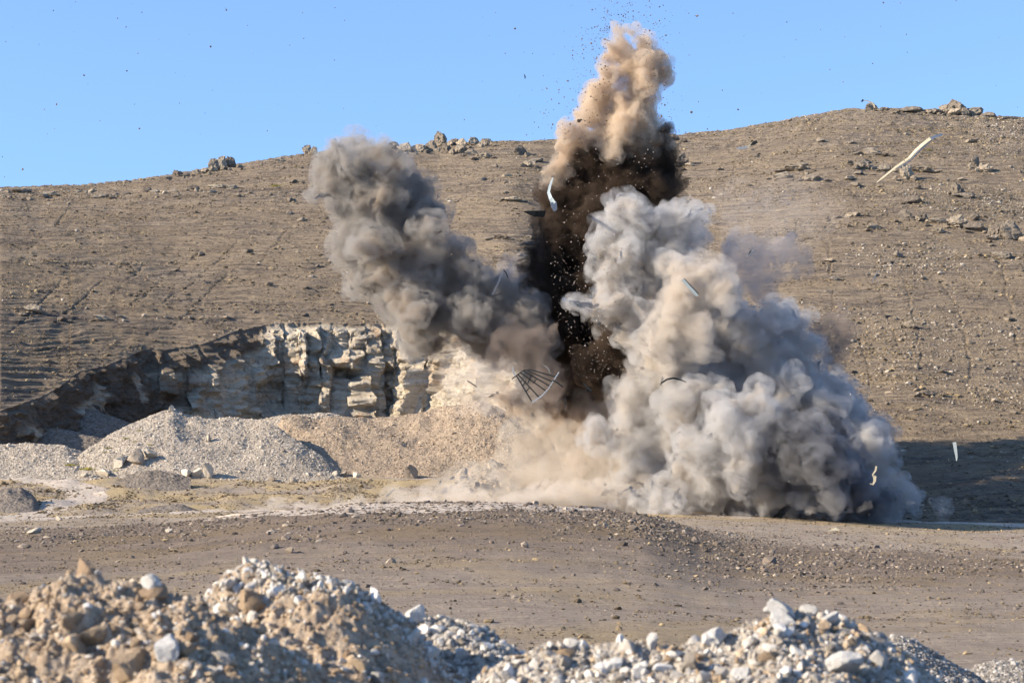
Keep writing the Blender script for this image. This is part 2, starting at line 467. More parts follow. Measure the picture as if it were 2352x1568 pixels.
f1, f2 = worley(qw/np.array([5.0, 9.0, 4.2]), 50)
g1, g2 = worley(qw/np.array([1.9, 3.0, 1.6]), 60)
cellid = np.floor((qw/np.array([4.2, 9.0, 3.4]))).astype(np.int64)
def hum(cx, cy, rx, ry, p=2.0):
    CYp = 1000-(CZ-CAM_Z)/top[:, 1][None]*FPX
    d = (np.abs((CPX-cx)/rx)**p+np.abs((CYp-cy)/ry)**p)
    return sst(1.25-d)
D = 1.0*(0.62-f1)*1.2+0.6*(0.6-g1)+1.2*fbm(q/7, 4, 45)+0.45*fbm(q/1.3, 4, 46)
D = D+0.25*np.sin((CZ+0.8*fbm(q/5, 2, 48))*2*math.pi/2.7)*0.5
CYp = 1000-(CZ-CAM_Z)/top[:, 1][None]*FPX
cwx = CPX+26*fbm(q/5.0, 4, 55, 0.6); cwy = CYp+26*fbm(q/5.0, 4, 56, 0.6)
def saw(x0, x1, y0, y1, A, fall=7.0, soft=10.0):
    """rock standing proud: swells out from left to right and breaks off sharply"""
    a = np.clip((cwx-x0)/(x1-x0), 0, 1)*sst((x1+fall-cwx)/fall)
    return 0.62*A*a*sst((cwy-y0)/soft+0.5)*sst((y1-cwy)/soft+0.5)
D = D+saw(918, 1042, 842, 1100, 7.0)+saw(1000, 1062, 806, 900, 3.2)
D = D+saw(612, 690, 768, 862, 4.6)+saw(690, 722, 742, 815, 2.6)+saw(722, 756, 790, 940, 3.0)+saw(700, 752, 900, 958, 2.4)
D = D+saw(762, 812, 800, 852, 3.0)+saw(772, 820, 868, 930, 2.6)+saw(790, 832, 905, 1000, 3.0)+saw(815, 862, 756, 1100, 2.2)
D = D+saw(560, 606, 775, 835, 3.0)+saw(862, 912, 752, 800, 2.6)+saw(430, 470, 810, 900, 2.5)+saw(318, 372, 850, 905, 3.0)+saw(200, 236, 885, 925, 2.2)+saw(470, 520, 860, 950, 2.0)
D = D+saw(1085, 1150, 800, 1100, 5.0)+saw(1170, 1240, 860, 1100, 4.0)-2.5*hum(790, 858, 32, 13, 3)-1.5*hum(890, 900, 20, 60, 3)
D = D-2.0*hum(600, 910, 60, 45)
b1, b2 = worley(qw/np.array([1.3, 2.2, 0.9])+7, 70)
D = D+0.8*(0.55-b1)+0.8*np.abs(fbm(q/1.0, 4, 71, 0.65))+1.6*np.abs(fbm(q/3.4, 4, 72, 0.6))
D = D+1.3*saw(600, 640, 745, 790, 1.4)+saw(640, 668, 850, 900, 2.2)+saw(690, 716, 830, 880, 2.2)+saw(880, 905, 830, 900, 1.8)+saw(905, 940, 770, 830, 2.4)+saw(540, 566, 850, 900, 2.0)+saw(480, 510, 800, 840, 2.4)+saw(395, 425, 900, 950, 2.2)+saw(380, 410, 815, 850, 2.0)
vis = sst(hgt/4.0)[None]
lip = sst(v/0.05)
off = (D*vis+lean)*lip
CP[..., 0] = top[:, 0][None]+nrm2[:, 0][None]*off+0.5*fbm(q/2.2, 3, 52)*lip*vis
CP[..., 1] = top[:, 1][None]+nrm2[:, 1][None]*off
CP[..., 2] = CZ+0.5*fbm(q/2.0, 3, 53)*lip*vis
me = grid_mesh("quarry_cliff", CP, smooth=False)
soil = sst((0.20-0.15*sst((CPX-560)/80)+0.10*fbm(q/3.0, 3, 57)-v*hgt[None]/20.0)/0.08)*0.85
leftdirt = sst((430-CPX+110*fbm(q/5.0, 3, 58))/120)
leftdirt = leftdirt*(1-0.9*sst((fbm(q/3.5, 3, 59)-0.12)/0.15))
soil = np.clip(np.maximum(soil, leftdirt*0.95), 0, 1)
a = me.attributes.new("soil", 'FLOAT', 'POINT'); a.data.foreach_set("value", soil.ravel().astype(np.float32))
tag(link("quarry_cliff", me, mat_cliff()), kind='structure')

# ================================================================== ROCK SHAPES
def ico(sub):
    bm = bmesh.new(); bmesh.ops.create_icosphere(bm, subdivisions=sub, radius=1)
    V = np.array([v.co[:] for v in bm.verts]); F = np.array([[v.index for v in f.verts] for f in bm.faces]); bm.free(); return V, F
ICO = {k: ico(k) for k in (1, 2, 3, 4)}
def rock(sub, seed, cuts=12, rough=0.22, flat=0.8, lo=0.42):
    V, F = ICO[sub]; V = V.copy(); r = np.random.default_rng(seed)
    V = V*(1+rough*fbm(V*1.3+seed*7.1, 3, seed))[:, None]
    for k in range(cuts):
        n = r.normal(size=3); n /= np.linalg.norm(n); d = r.uniform(lo, 0.86)
        s = np.maximum(0, V@n-d); V = V-n*s[:, None]*0.92
    if sub >= 3: V = V*(1+(0.22 if sub == 4 else 0.14)*fbm(V*4.5+seed, 4, seed+3, 0.7)-(0.35*np.abs(fbm(V*2.6+seed*2, 3, seed+5)) if sub == 4 else 0))[:, None]
    V = V*np.array([1, r.uniform(0.7, 1.0), flat*r.uniform(0.8, 1.1)])
    return V/np.abs(V).max(), F

def rot_z(a):
    c, s = np.cos(a), np.sin(a); o = np.zeros_like(a); l = o+1
    return np.stack([np.stack([c, -s, o], -1), np.stack([s, c, o], -1), np.stack([o, o, l], -1)], -2)
def rot_any(n, tilt, r):
    a = r.uniform(0, 6.283, n); R = rot_z(a); b = r.normal(0, tilt, n); c, s = np.cos(b), np.sin(b); o = np.zeros(n); l = o+1
    Rx = np.stack([np.stack([l, o, o], -1), np.stack([o, c, -s], -1), np.stack([o, s, c], -1)], -2)
    return Rx@R

def scatter(name, shapes, P, S, mat, seed, tilt=0.4, smooth=False, aspect=0.3):
    """one mesh made of many small pieces (for what nobody could count)"""
    r = np.random.default_rng(seed); n = len(P)
    pick = r.integers(0, len(shapes), n); Vs, Fs, Ts = [], [], []; base = 0
    for k, (V, F) in enumerate(shapes):
        m = np.where(pick == k)[0]
        if not len(m): continue
        R = rot_any(len(m), tilt, r)
        sc = S[m][:, None]*(1+aspect*r.uniform(-1, 1, (len(m), 3)))
        VV = np.einsum('nij,nvj->nvi', R, V[None]*sc[:, None, :])+P[m][:, None, :]
        Vs.append(VV.reshape(-1, 3)); Fs.append((F[None]+(np.arange(len(m))*len(V))[:, None, None]+base).reshape(-1, 3)); base += len(m)*len(V)
        Ts.append(np.repeat(r.uniform(0, 1, len(m)), len(V)))
    me = np_mesh(name, np.concatenate(Vs), np.concatenate(Fs), smooth, np.concatenate(Ts))
    return link(name, me, mat)

ROCK_HI = [np_mesh("boulder_shape", *rock(4, 100+k, cuts=13, rough=0.36, flat=0.95), smooth=False) for k in range(6)]
ROCK_MD = [np_mesh("rock_shape", *rock(3, 200+k), smooth=False) for k in range(10)]
ROCK_LO = [rock(2, 300+k, cuts=13, lo=0.32, rough=0.35) for k in range(10)]
ROCK_TINY = [rock(1, 400+k, cuts=4, rough=0.3) for k in range(8)]
def tuft(seed):
    V, F = ICO[1]; r = np.random.default_rng(seed)
    V = V*(1+0.45*r.uniform(-1, 1, (len(V), 1)))*np.array([1.25, 0.9, 0.55]); return V/np.abs(V).max(), F
TUFTS = [tuft(500+k) for k in range(10)]

M_HILLROCK = mat_stone("weathered_limestone", [(0.0, (0.17, 0.14, 0.11)), (0.5, (0.27, 0.225, 0.17)), (1.0, (0.42, 0.345, 0.25))], 2.6, 0.35)
M_HILLSTONE = mat_stone("small_hill_stones", [(0.0, (0.17, 0.14, 0.11)), (0.7, (0.28, 0.235, 0.18)), (1.0, (0.55, 0.48, 0.38))], 2.0, 0.1)
M_TUFT = mat_stone("dry_scrub", [(0.0, (0.10, 0.078, 0.052)), (0.5, (0.18, 0.14, 0.09)), (1.0, (0.38, 0.29, 0.165))], 3.0, 0.1)
M_PLAINSTONE = mat_stone("dark_field_stones", [(0.0, (0.11, 0.09, 0.072)), (0.8, (0.21, 0.17, 0.135)), (1.0, (0.42, 0.35, 0.27))], 2.0, 0.1)

# ------------------------------------------------------------------ hillside boulders (individual)
def boulder(px, py, wpx, hpx_, shape, mats, label, group=None, name="boulder", rz=None, tilt=0.0, sink=0.25, cat="boulder", place=None, depth=1.0):
    p = (place or on_hill)(px, py); p = Vector(p)
    o = link(name, shape, mats); w = U(wpx, p.y)/2*1.25; h = U(hpx_, p.y)/2*1.35
    o.rotation_euler = (tilt, random.uniform(-0.15, 0.15), random.uniform(0, 6.28) if rz is None else rz)
    o.scale = (w, w*depth, h/0.82)
    o.location = (p.x, p.y, p.z+h*(1-2*sink))
    return tag(o, label, cat, group)
for me_ in ROCK_HI+ROCK_MD: me_.materials.append(M_HILLROCK)

NAMED = [
 (1011, 334, 38, 30, "tall pale boulder standing highest on the rocky outcrop left of the brown column"),
 (1042, 336, 30, 20, "dark rounded rock just right of the tallest outcrop boulder"),
 (1062, 338, 26, 18, "low rock in the middle of the skyline outcrop"),
 (1090, 332, 32, 20, "flat topped pale rock near the right end of the skyline outcrop"),
 (1118, 333, 34, 20, "pale rock ending the skyline outcrop on its right"),
 (990, 350, 34, 24, "pale cracked rock below the tallest outcrop boulder"),
 (1025, 352, 30, 22, "shaded rock in the lower row of the skyline outcrop"),
 (962, 352, 34, 22, "split pale slab left of the tallest outcrop boulder"),
 (932, 352, 38, 20, "grey slab emerging beside the grey plume on the ridge"),
 (905, 348, 30, 16, "small grey rock on the ridge right behind the grey plume"),
 (1060, 352, 38, 18, "lower rock below the right half of the skyline outcrop"),
 (1082, 358, 36, 16, "rounded rock casting a shadow below the skyline outcrop"),
 (1110, 362, 40, 14, "flat rock lying downhill of the skyline outcrop"),
 (490, 386, 26, 32, "upright brown boulder at the left of the dark trio on the ridge"),
 (506, 387, 26, 28, "dark grey boulder in the middle of the trio on the ridge"),
 (527, 384, 30, 24, "dark round boulder at the right of the trio on the ridge"),
 (468, 394, 22, 14, "small pale rock left of the dark ridge trio"),
 (448, 397, 18, 12, "small orange tinted rock on the left ridge"),
 (405, 401, 30, 18, "layered pale rock, first on the left ridge line"),
 (425, 401, 20, 10, "low rock beside the layered rock on the left ridge"),
 (703, 357, 24, 20, "brown boulder on the ridge just left of the grey plume top"),
 (720, 360, 18, 18, "grey boulder touching the grey plume on the ridge"),
 (757, 346, 20, 10, "rock peeping over the grey plume on the skyline"),
 (640, 374, 26, 10, "low pale rocks on the bare ridge left of the plume"),
 (2202, 262, 56, 34, "large brown boulder crowning the right hilltop"),
 (2240, 266, 60, 24, "sloping dark rock leaning right of the hilltop boulder"),
 (2178, 264, 30, 18, "small rock left of the hilltop boulder"),
 (2105, 263, 60, 14, "long flat ledge rock on the right skyline"),
 (2145, 266, 40, 12, "flat rock between the ledge and the hilltop boulder"),
 (2008, 252, 34, 16, "rounded red brown rock on the hilltop below the flying bent rod"),
 (2034, 254, 34, 8, "low dark rock slab right of the rounded hilltop rock"),
 (2330, 274, 40, 10, "low rock at the right end of the skyline"),
 (1562, 378, 52, 24, "dark boulder on the hill right beside the brown column, casting a long shadow"),
 (1548, 325, 40, 14, "low rock near the skyline right of the column"),
 (1218, 385, 36, 16, "pale faced rock left of the brown column"),
 (1195, 356, 36, 20, "grey boulder uphill left of the brown column"),
 (1155, 543, 50, 10, "dark low ledge on the hill between the two plumes"),
 (1208, 612, 34, 18, "pale fronted rock on the hill beside the dark column base"),
 (1178, 466, 46, 8, "thin dark ledge left of the dark column"),
 (80, 718, 44, 16, "orange faced boulder alone on the lower left slope"),
 (140, 735, 26, 12, "small dark boulder right of the orange faced one"),
 (232, 738, 46, 10, "flat layered rock on the lower left slope"),
 (1215, 545, 30, 8, "small ledge next to the dark column edge"),
 (495, 434, 46, 12, "long pale ledge rock on the upper left slope"),
 (530, 433, 30, 9, "low rock at the right end of the pale ledge"),
 (445, 438, 30, 11, "rough rock at the left end of the pale ledge"),
 (670, 421, 30, 9, "pale rock near the green bush on the upper left slope"),
 (2082, 508, 40, 22, "first rock of the long ledge on the right slope"),
 (2120, 510, 30, 18, "rounded rock second along the right slope ledge"),
 (2162, 517, 42, 14, "low slab in the middle of the right slope ledge"),
 (2205, 524, 46, 22, "pale headed rock past the middle of the right slope ledge"),
 (2248, 532, 50, 18, "dark long rock in the right slope ledge"),
 (2290, 540, 34, 30, "blocky split rock near the right end of the slope ledge"),
 (2325, 545, 56, 34, "large dark slab ending the slope ledge at the picture edge"),
 (2200, 446, 34, 28, "pale upright rock on the upper right slope"),
 (2225, 452, 44, 14, "long low rock tailing the pale upright rock"),
 (2085, 410, 34, 30, "grey knob of rock below the flying cream strip"),
 (2040, 392, 34, 16, "rock crossed by the tip of the flying cream strip"),
 (1985, 385, 40, 20, "clustered rock left of the flying cream strip"),
 (2006, 352, 48, 14, "dark rock above and left of the flying cream strip"),
 (2120, 392, 60, 12, "long low outcrop right of the flying cream strip"),
 (2248, 382, 20, 28, "narrow upright rock high on the right slope"),
 (2270, 394, 34, 14, "small rock beside the narrow upright one on the right slope"),
 (2105, 473, 44, 18, "split pale rock pair between strip and slope ledge"),
 (1870, 412, 50, 14, "flat rock in the row left of the cream strip"),
 (1800, 410, 44, 12, "left rock of the row on the middle right slope"),
 (1830, 390, 70, 12, "long broken ledge on the middle right slope"),
 (2308, 596, 44, 18, "dark boulder alone on the far right slope"),
 (2092, 762, 32, 16, "dark boulder on the lower right slope above a gully"),
 (2140, 912, 50, 12, "low boulder near the foot of the right slope"),
 (1965, 500, 44, 12, "small broken ledge left of the long slope ledge"),
 (2010, 530, 44, 12, "broken rock below and left of the slope ledge"),
 (2157, 537, 30, 12, "small pale rock under the slope ledge"),
 (50, 447, 46, 10, "rough ledge rock at the far left of the skyline terrace"),
 (110, 452, 40, 10, "dark rock second along the left terrace"),
 (230, 455, 40, 11, "dark knob on the left terrace"),
]
for k, (px, py, w, h, lab) in enumerate(NAMED):
    crest = float(CREST(px))
    boulder(px, max(py, crest+3), w, h, ROCK_HI[k % 6], None, lab, "large boulders and ledges on the hillside", rz=random.uniform(-0.5, 0.5)+(3.14 if k % 2 else 0), sink=0.22, depth=0.8)
    for q_ in range(2):
        dx_ = (-1, 1)[q_]*w*random.uniform(0.35, 0.75); s_ = random.uniform(0.35, 0.6); flab = " ".join(("small fragment just %s of the " % ("left", "right")[q_]+lab).split()[:16])
        boulder(px+dx_, max(py+random.uniform(0, 5), float(CREST(px+dx_))+4), w*s_, h*s_*0.9, ROCK_HI[(k+q_+1) % 6], None, flab, "broken fragments round the large boulders", name="rock", cat="rock", sink=0.3, depth=0.9)

# smaller boulders, spread as in the photo: thick along ledges and the right slope
cl = [(0, 700, 440, 462, 30), (700, 1150, 330, 400, 8), (1100, 1260, 340, 620, 10), (1560, 2352, 290, 420, 20), (1950, 2352, 370, 440, 14), (1900, 2352, 490, 640, 14), (1850, 2352, 600, 960, 22), (20, 860, 480, 740, 16), (540, 900, 560, 740, 8)]
for (x0, x1, y0, y1, n) in cl:
    for k in range(n):
        px = random.uniform(x0, x1); py = random.uniform(y0, y1)
        py = max(py, float(CREST(px))+5)
        if px < 1340 and py > float(EDGE(px))-10: continue
        s = random.uniform(7, 17)
        where = ("upper left" if py < 520 else "lower left") if px < 720 else ("middle" if px < 1260 else ("upper right" if py < 450 else "lower right"))
        near = ("far left" if px < 350 else "left") if px < 720 else ("beside the plumes" if px < 1260 else ("right of the column" if px < 1800 else ("right" if px < 2100 else "far right")))
        lab = "%s %s rock in dry grass, %s slope, %s, %s" % (("small", "middling", "larger")[int((s-7)/3.4)], ("flat", "rounded", "low grey", "weathered")[k % 4], where, near, "near skyline" if py < float(CREST(px))+45 else ("mid slope" if py < 600 else "low down"))
        boulder(px, py, s*random.uniform(1, 1.7), s*random.uniform(0.55, 0.9), random.choice(ROCK_MD), None, lab, "small rocks scattered over the hillside", name="rock", cat="rock", sink=0.3)

# hill scrub and stones: cells weighted by true area, denser in bands and gullies
cell = (np.diff(HP[:NR, :, 1], axis=0)[:, :-1])*(np.diff(hpx)[None]*HP[:NR-1, :-1, 1]/FPX)
Xc, Yc_, Zc = HP[:NR-1, :-1, 0], HP[:NR-1, :-1, 1], HP[:NR-1, :-1, 2]
inview = ((hpx[:-1] > -250) & (hpx[:-1] < 2600))[None]
band = fbm(xyz(Xc/16, Zc/1.3, 0), 3, 81); clump = fbm(xyz(Xc/5, Yc_/5, 0), 3, 83)
def pick_cells(wgt, n, seed):
    r = np.random.default_rng(seed); p = (np.maximum(cell, 0)*inview*wgt).ravel(); p = p/p.sum()
    c = r.choice(len(p), n, p=p); i, j = np.unravel_index(c, cell.shape)
    return bil(HP, i+r.uniform(0, 1, n), j+r.uniform(0, 1, n))
wt = np.clip(0.12+1.8*np.maximum(0, band+0.05)+0.8*np.maximum(0, clump), 0, 3)*(0.7+0.6*ss(1500, 2100, hpx[:-1])[None])
wt = wt+1.0*np.exp(-(gd[:NR-1, :-1]/3.0)**2)
P = pick_cells(wt, 85000, 3); S = np.random.default_rng(5).lognormal(-2.08, 0.48, len(P)); P[:, 2] += S*0.12
tag(scatter("hillside_scrub", TUFTS, P, S, M_TUFT, 7, 0.25, smooth=False), "low dry scrub tufts and clods covering the whole hillside", "scrub", kind='stuff')
ws = np.clip(0.05+2.2*np.maximum(0, fbm(xyz(Xc/22, Yc_/22, 0), 3, 91)), 0, 3)*(0.35+1.5*ss(1700, 2100, hpx[:-1])[None])+1.5*np.exp(-((rows_y[:NR-1, :-1]-448)/7)**2)*(hpx[:-1] < 700)[None]
P = pick_cells(ws, 16000, 13); S = np.random.default_rng(15).lognormal(-2.1, 0.5, len(P)); P[:, 2] += S*0.15
tag(scatter("hillside_stones", ROCK_TINY, P, S, M_HILLSTONE, 17, 0.4), "loose pale and grey stones strewn over the hillside", "stones", kind='stuff')

# ================================================================== HEAPS
def heap(name, crest, Yc, Yf, mat, label, cat, npx=2.6, nf=90, back=1.4, rough=0.5, fine=0.12, seed=1, prof=1.0, rn=3.0, near=False, basez=None):
    x0, x1 = crest[0][0], crest[-1][0]; n = int((x1-x0)/npx)
    pxs = np.linspace(x0, x1, n); cy = lerpx(crest)(pxs)
    Ycv = Yc(pxs) if callable(Yc) else np.full(n, float(Yc)); Yfv = Yf(pxs) if callable(Yf) else np.full(n, float(Yf))
    zc = CAM_Z+ray_tan(cy)*Ycv-(rough*0.32 if Ycv[0] < 40 else 0)
    Xf = (pxs-1176)/FPX*Yfv; zf = (ground_z(Xf, Yfv, False) if basez is None else np.full(n, basez))-0.25
    zc = np.maximum(zc, zf+0.02)
    Ybv = Ycv+np.maximum((zc-zf)*back, 0.6); Xb = (pxs-1176)/FPX*Ybv
    zb = (ground_z(Xb, Ybv, False) if basez is None else np.full(n, basez))-0.3
    t1 = np.linspace(0, 1, nf)[:, None]; nb = max(nf//3, 14); t2 = np.linspace(0, 1, nb)[1:, None]
    Yg = np.concatenate([Yfv+(Ycv-Yfv)*t1, Ycv+(Ybv-Ycv)*t2]); 
    pr = t1**prof
    pr = pr-0.05*np.maximum(0, (t1-0.86)/0.14)**2*0
    Zg = np.concatenate([zf+(zc-zf)*pr, zc+(np.minimum(zb, zc)-zc)*sst(t2*0.5)*2])
    Xg = (pxs[None]-1176)/FPX*Yg
    q = xyz(Xg, Yg, 0)
    amp = np.concatenate([np.sin(np.clip(t1, 0, 1)*math.pi*0.5)**0.6*np.ones_like(t1), 1-t2])
    hh = np.clip((zc-zf)/2.0, 0.12, 1)[None]
    Zg = Zg+amp*hh*(rough*fbm(q/rn, 4, seed*13+1)+fine*fbm(q/(rn*0.12), 3, seed*13+2))
    Yg = Yg-amp*hh*rough*0.6*fbm(xyz(Xg/rn, Zg/rn, 5), 3, seed*13+5)
    PG = xyz(Xg, Yg, Zg)
    o = link(name, grid_mesh(name, PG), mat); tag(o, label, cat)
    return PG

def heap_pts(PG, n, seed, rmin=0.0, rmax=0.78, cmin=0.0, cmax=1.0, topbias=None):
    r = np.random.default_rng(seed); nr, nc = PG.shape[:2]
    rr = r.uniform(rmin, rmax, n)
    if topbias: rr = rmin+(rmax-rmin)*r.uniform(0, 1, n)**topbias
    return bil(PG, rr*(nr-1), r.uniform(cmin, cmax, n)*(nc-1))

M_GREYHEAP = mat_heap("grey_gravel", (0.25, 0.205, 0.155), (0.40, 0.34, 0.27), (0.58, 0.51, 0.41), 2.2)
M_PINKHEAP = mat_heap("pink_earth", (0.21, 0.16, 0.112), (0.33, 0.255, 0.18), (0.47, 0.37, 0.265), 2.2)
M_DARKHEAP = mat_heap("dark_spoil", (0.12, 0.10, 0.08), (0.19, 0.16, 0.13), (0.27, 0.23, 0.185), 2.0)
M_GREYSTONE = mat_stone("pale_gravel_stones", [(0.0, (0.26, 0.215, 0.165)), (0.5, (0.44, 0.38, 0.30)), (1.0, (0.66, 0.60, 0.50))], 4.0, 0.05)
M_PINKSTONE = mat_stone("pinkish_clods", [(0.0, (0.22, 0.165, 0.115)), (0.6, (0.37, 0.285, 0.20)), (1.0, (0.60, 0.50, 0.375))], 4.0, 0.05)

hp_back = heap("gravel_heap", [(560, 990), (590, 966), (640, 954), (700, 948), (760, 950), (820, 962), (880, 975), (930, 985)], 291, 281, M_GREYHEAP, "low pale grey gravel heap at the foot of the quarry face, behind the others", "gravel heap", seed=3)
hp_b = heap("gravel_heap", [(585, 1050), (620, 1000), (650, 968), (700, 962), (760, 960), (800, 962), (850, 957), (900, 955), (960, 952), (1000, 946), (1050, 938), (1100, 933), (1150, 930), (1180, 938), (1210, 955), (1250, 1000), (1300, 1050), (1345, 1095)], lerpx([(585, 276), (900, 278), (1350, 274)]), lerpx([(585, 257), (900, 256), (1350, 254)]), M_PINKHEAP, "long tan brown earth heap below the quarry, right of the grey heap", "gravel heap", seed=5, rough=1.5, rn=6.0)
hp_a = heap("gravel_heap", [(140, 1095), (165, 1070), (200, 1038), (240, 1008), (280, 985), (320, 965), (355, 948), (385, 937), (400, 938), (430, 952), (470, 958), (520, 957), (560, 961), (600, 968), (640, 985), (680, 1008), (720, 1035), (760, 1066), (800, 1098)], lerpx([(140, 258), (380, 267), (560, 268), (800, 258)]), lerpx([(140, 250), (400, 247), (800, 251)]), M_GREYHEAP, "tall pointed grey gravel heap left of centre with yellow green weeds", "gravel heap", seed=7, rough=0.6, rn=4.0)
hp_l = heap("gravel_heap", [(-260, 1030), (-100, 1022), (0, 1020), (80, 1018), (150, 1022), (200, 1040), (250, 1075), (275, 1092)], 262, 250, M_GREYHEAP, "low bank of pale gravel at the left edge beside the tall grey heap", "gravel heap", seed=9, rough=0.5)
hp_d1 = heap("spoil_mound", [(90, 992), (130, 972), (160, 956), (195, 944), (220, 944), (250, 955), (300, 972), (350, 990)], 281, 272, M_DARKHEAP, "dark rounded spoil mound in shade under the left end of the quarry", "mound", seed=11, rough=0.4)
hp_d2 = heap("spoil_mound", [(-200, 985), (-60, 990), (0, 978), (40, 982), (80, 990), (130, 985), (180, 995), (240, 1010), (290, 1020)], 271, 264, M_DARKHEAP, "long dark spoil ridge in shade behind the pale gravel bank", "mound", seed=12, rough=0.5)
hp_s1 = heap("spoil_mound", [(1040, 1105), (1070, 1080), (1095, 1068), (1130, 1075), (1170, 1095), (1195, 1108)], 240, 233, M_PINKHEAP, "small brown earth mound in front of the pink heap, half in dust", "mound", seed=14, rough=0.5, rn=1.5)
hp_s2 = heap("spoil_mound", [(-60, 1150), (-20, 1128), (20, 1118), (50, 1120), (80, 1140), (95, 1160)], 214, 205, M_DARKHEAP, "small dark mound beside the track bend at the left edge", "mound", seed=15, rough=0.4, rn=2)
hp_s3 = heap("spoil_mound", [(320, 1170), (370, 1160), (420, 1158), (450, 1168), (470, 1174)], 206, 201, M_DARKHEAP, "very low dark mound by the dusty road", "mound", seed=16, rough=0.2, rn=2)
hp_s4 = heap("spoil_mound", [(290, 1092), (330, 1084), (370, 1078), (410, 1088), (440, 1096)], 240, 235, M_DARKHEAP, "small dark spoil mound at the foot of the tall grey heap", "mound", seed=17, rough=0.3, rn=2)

def stones_on(PG, n, mu, sd, mat, name, label, seed, shapes=None, **kw):
    P = heap_pts(PG, n, seed, **kw); r = np.random.default_rng(seed+1); S = r.lognormal(math.log(mu), sd, n); P[:, 2] += S*0.25
    return tag(scatter(name, shapes or ROCK_TINY, P, S, mat, seed+2, 0.6), label, "stones", kind='stuff')
stones_on(hp_a, 22000, 0.052, 0.45, M_GREYSTONE, "gravel_stones", "pale loose stones covering the tall grey heap", 31)
stones_on(hp_l, 8000, 0.058, 0.45, M_GREYSTONE, "gravel_stones", "pale loose stones on the gravel bank at the left edge", 34)
stones_on(hp_b, 15000, 0.052, 0.5, M_PINKSTONE, "gravel_stones", "pinkish clods and stones covering the long earth heap", 37)
stones_on(hp_back, 6000, 0.06, 0.5, M_GREYSTONE, "gravel_stones", "pale stones on the low heap under the quarry face", 40)
stones_on(hp_s1, 500, 0.12, 0.5, M_PINKSTONE, "gravel_stones", "clods on the small brown mound in the dust", 43)
for g, sd in ((hp_d1, 45), (hp_d2, 47)): stones_on(g, 900, 0.09, 0.4, M_DARKHEAP, "gravel_stones", "grey stones on the shaded spoil mounds", sd)

# blocks lying at the foot of the heaps and in the yard
M_BLOCK = mat_stone("pale_quarry_block", [(0.0, (0.34, 0.28, 0.21)), (0.6, (0.50, 0.43, 0.33)), (1.0, (0.66, 0.58, 0.45))], 3.0, 0.08)
BLK = []
for k in range(6):
    V, F = rock(3, 700+k, cuts=16, rough=0.45, flat=0.85, lo=0.35); m_ = np_mesh("block_shape", V, F); m_.materials.append(M_BLOCK); BLK.append(m_)
def yard(px, py):
    Y = ground_Y_at(px, py); return on_ground(px, Y)
blocks = [
 (278, 1060, 38, 26, 249, "grey block at the left of the pair on the tall heap's foot"), (312, 1056, 34, 30, 249, "tall pale block right of the grey block on the tall heap's foot"),
 (345, 1045, 30, 20, 250, "rough block half buried higher on the tall heap's foot"), (430, 1088, 24, 14, 245, "small white block below the tall grey heap"),
 (455, 1088, 30, 20, 245, "cream block below the middle of the tall grey heap"), (480, 1086, 30, 28, 246, "tall brownish block below the middle of the tall grey heap"),
 (240, 1084, 36, 16, 244, "dark block by the green weeds left of the tall grey heap"), (195, 1092, 14, 10, 240, "small dark cube of rock near the green weeds"),
 (770, 1100, 34, 22, 246, "cream block between the grey and the pink heap"), (822, 1107, 22, 16, 244, "bright cream block on its own below the pink heap"),
 (675, 1105, 16, 14, 243, "small upright pale block below the grey heap's right end"), (945, 1103, 40, 30, 244, "large pale block below the middle of the pink heap"),
 (1132, 1066, 32, 26, 246, "orange block behind the small mound in the dust"), (628, 1100, 14, 10, 243, "small pale block in front of the grey heap"),
 (690, 1110, 12, 9, 242, "tiny block right of the small upright one"), (790, 1090, 18, 10, 247, "flat block lying on the base of the pink heap"),
 (480, 1008, 14, 18, 258, "brown clod stuck high on the tall grey heap"),
 (395, 940, 16, 12, 266, "rock on the very tip of the tall grey heap"), (300, 1130, 22, 10, 222, "small block on the grass left of the dusty road"), (140, 1200, 14, 10, 0, "white stone beside the near road edge at left"),
 (84, 1226, 34, 12, 0, "pale rock on the near field at far left"), (390, 1222, 14, 8, 0, "orange stone on the near field"), (668, 1268, 26, 14, 0, "dark boulder on the near field, the largest there"),
]
for k, (px, py, w, h, Yv, lab) in enumerate(blocks):
    if Yv:
        src = hp_a if px < 770 else hp_b
        d_ = (PX(src[..., 0], src[..., 1])-px)**2+(1000-(src[..., 2]-CAM_Z)/src[..., 1]*FPX-(py+h*0.3))**2
        nf_ = int(src.shape[0]*0.75); q = Vector(src[:nf_].reshape(-1, 3)[int(np.argmin(d_[:nf_]))]); pl = (lambda a, b, q=q: q)
    else: pl = yard
    o = boulder(px, py, w, h, BLK[k % 6], None, lab, "loose blocks around the quarry yard", name="stone_block", cat="stone block", place=pl, sink=0.2)

# plants on the heap
M_GREEN = mat_stone("yellow_green_weed", [(0.0, (0.20, 0.19, 0.035)), (1.0, (0.36, 0.32, 0.07))], 3.0, 0.05)
def weed(px, py, Yv, size, label):
    r = np.random.default_rng(int(px*7+py)); n = 70
    P = r.normal(0, 0.45, (n, 3))*np.array([1.6, 1.0, 0.35]); P[:, 2] = np.abs(P[:, 2])
    T = []; F = []
    for k in range(n):
        d = r.normal(size=3); d[2] = abs(d[2])+0.6; d /= np.linalg.norm(d); s = np.cross(d, r.normal(size=3)); s /= np.linalg.norm(s)
        b = P[k]; T += [b-s*0.10, b+s*0.10, b+d*0.55]; F.append([3*k, 3*k+1, 3*k+2])
    me = np_mesh("weed", np.array(T), np.array(F)); o = link("weed", me, M_GREEN)
    s = U(size, Yv)/2; o.scale = (s, s, s); o.location = W(px, py, Yv); tag(o, label, "weed", "yellow green weeds on and below the grey heap")
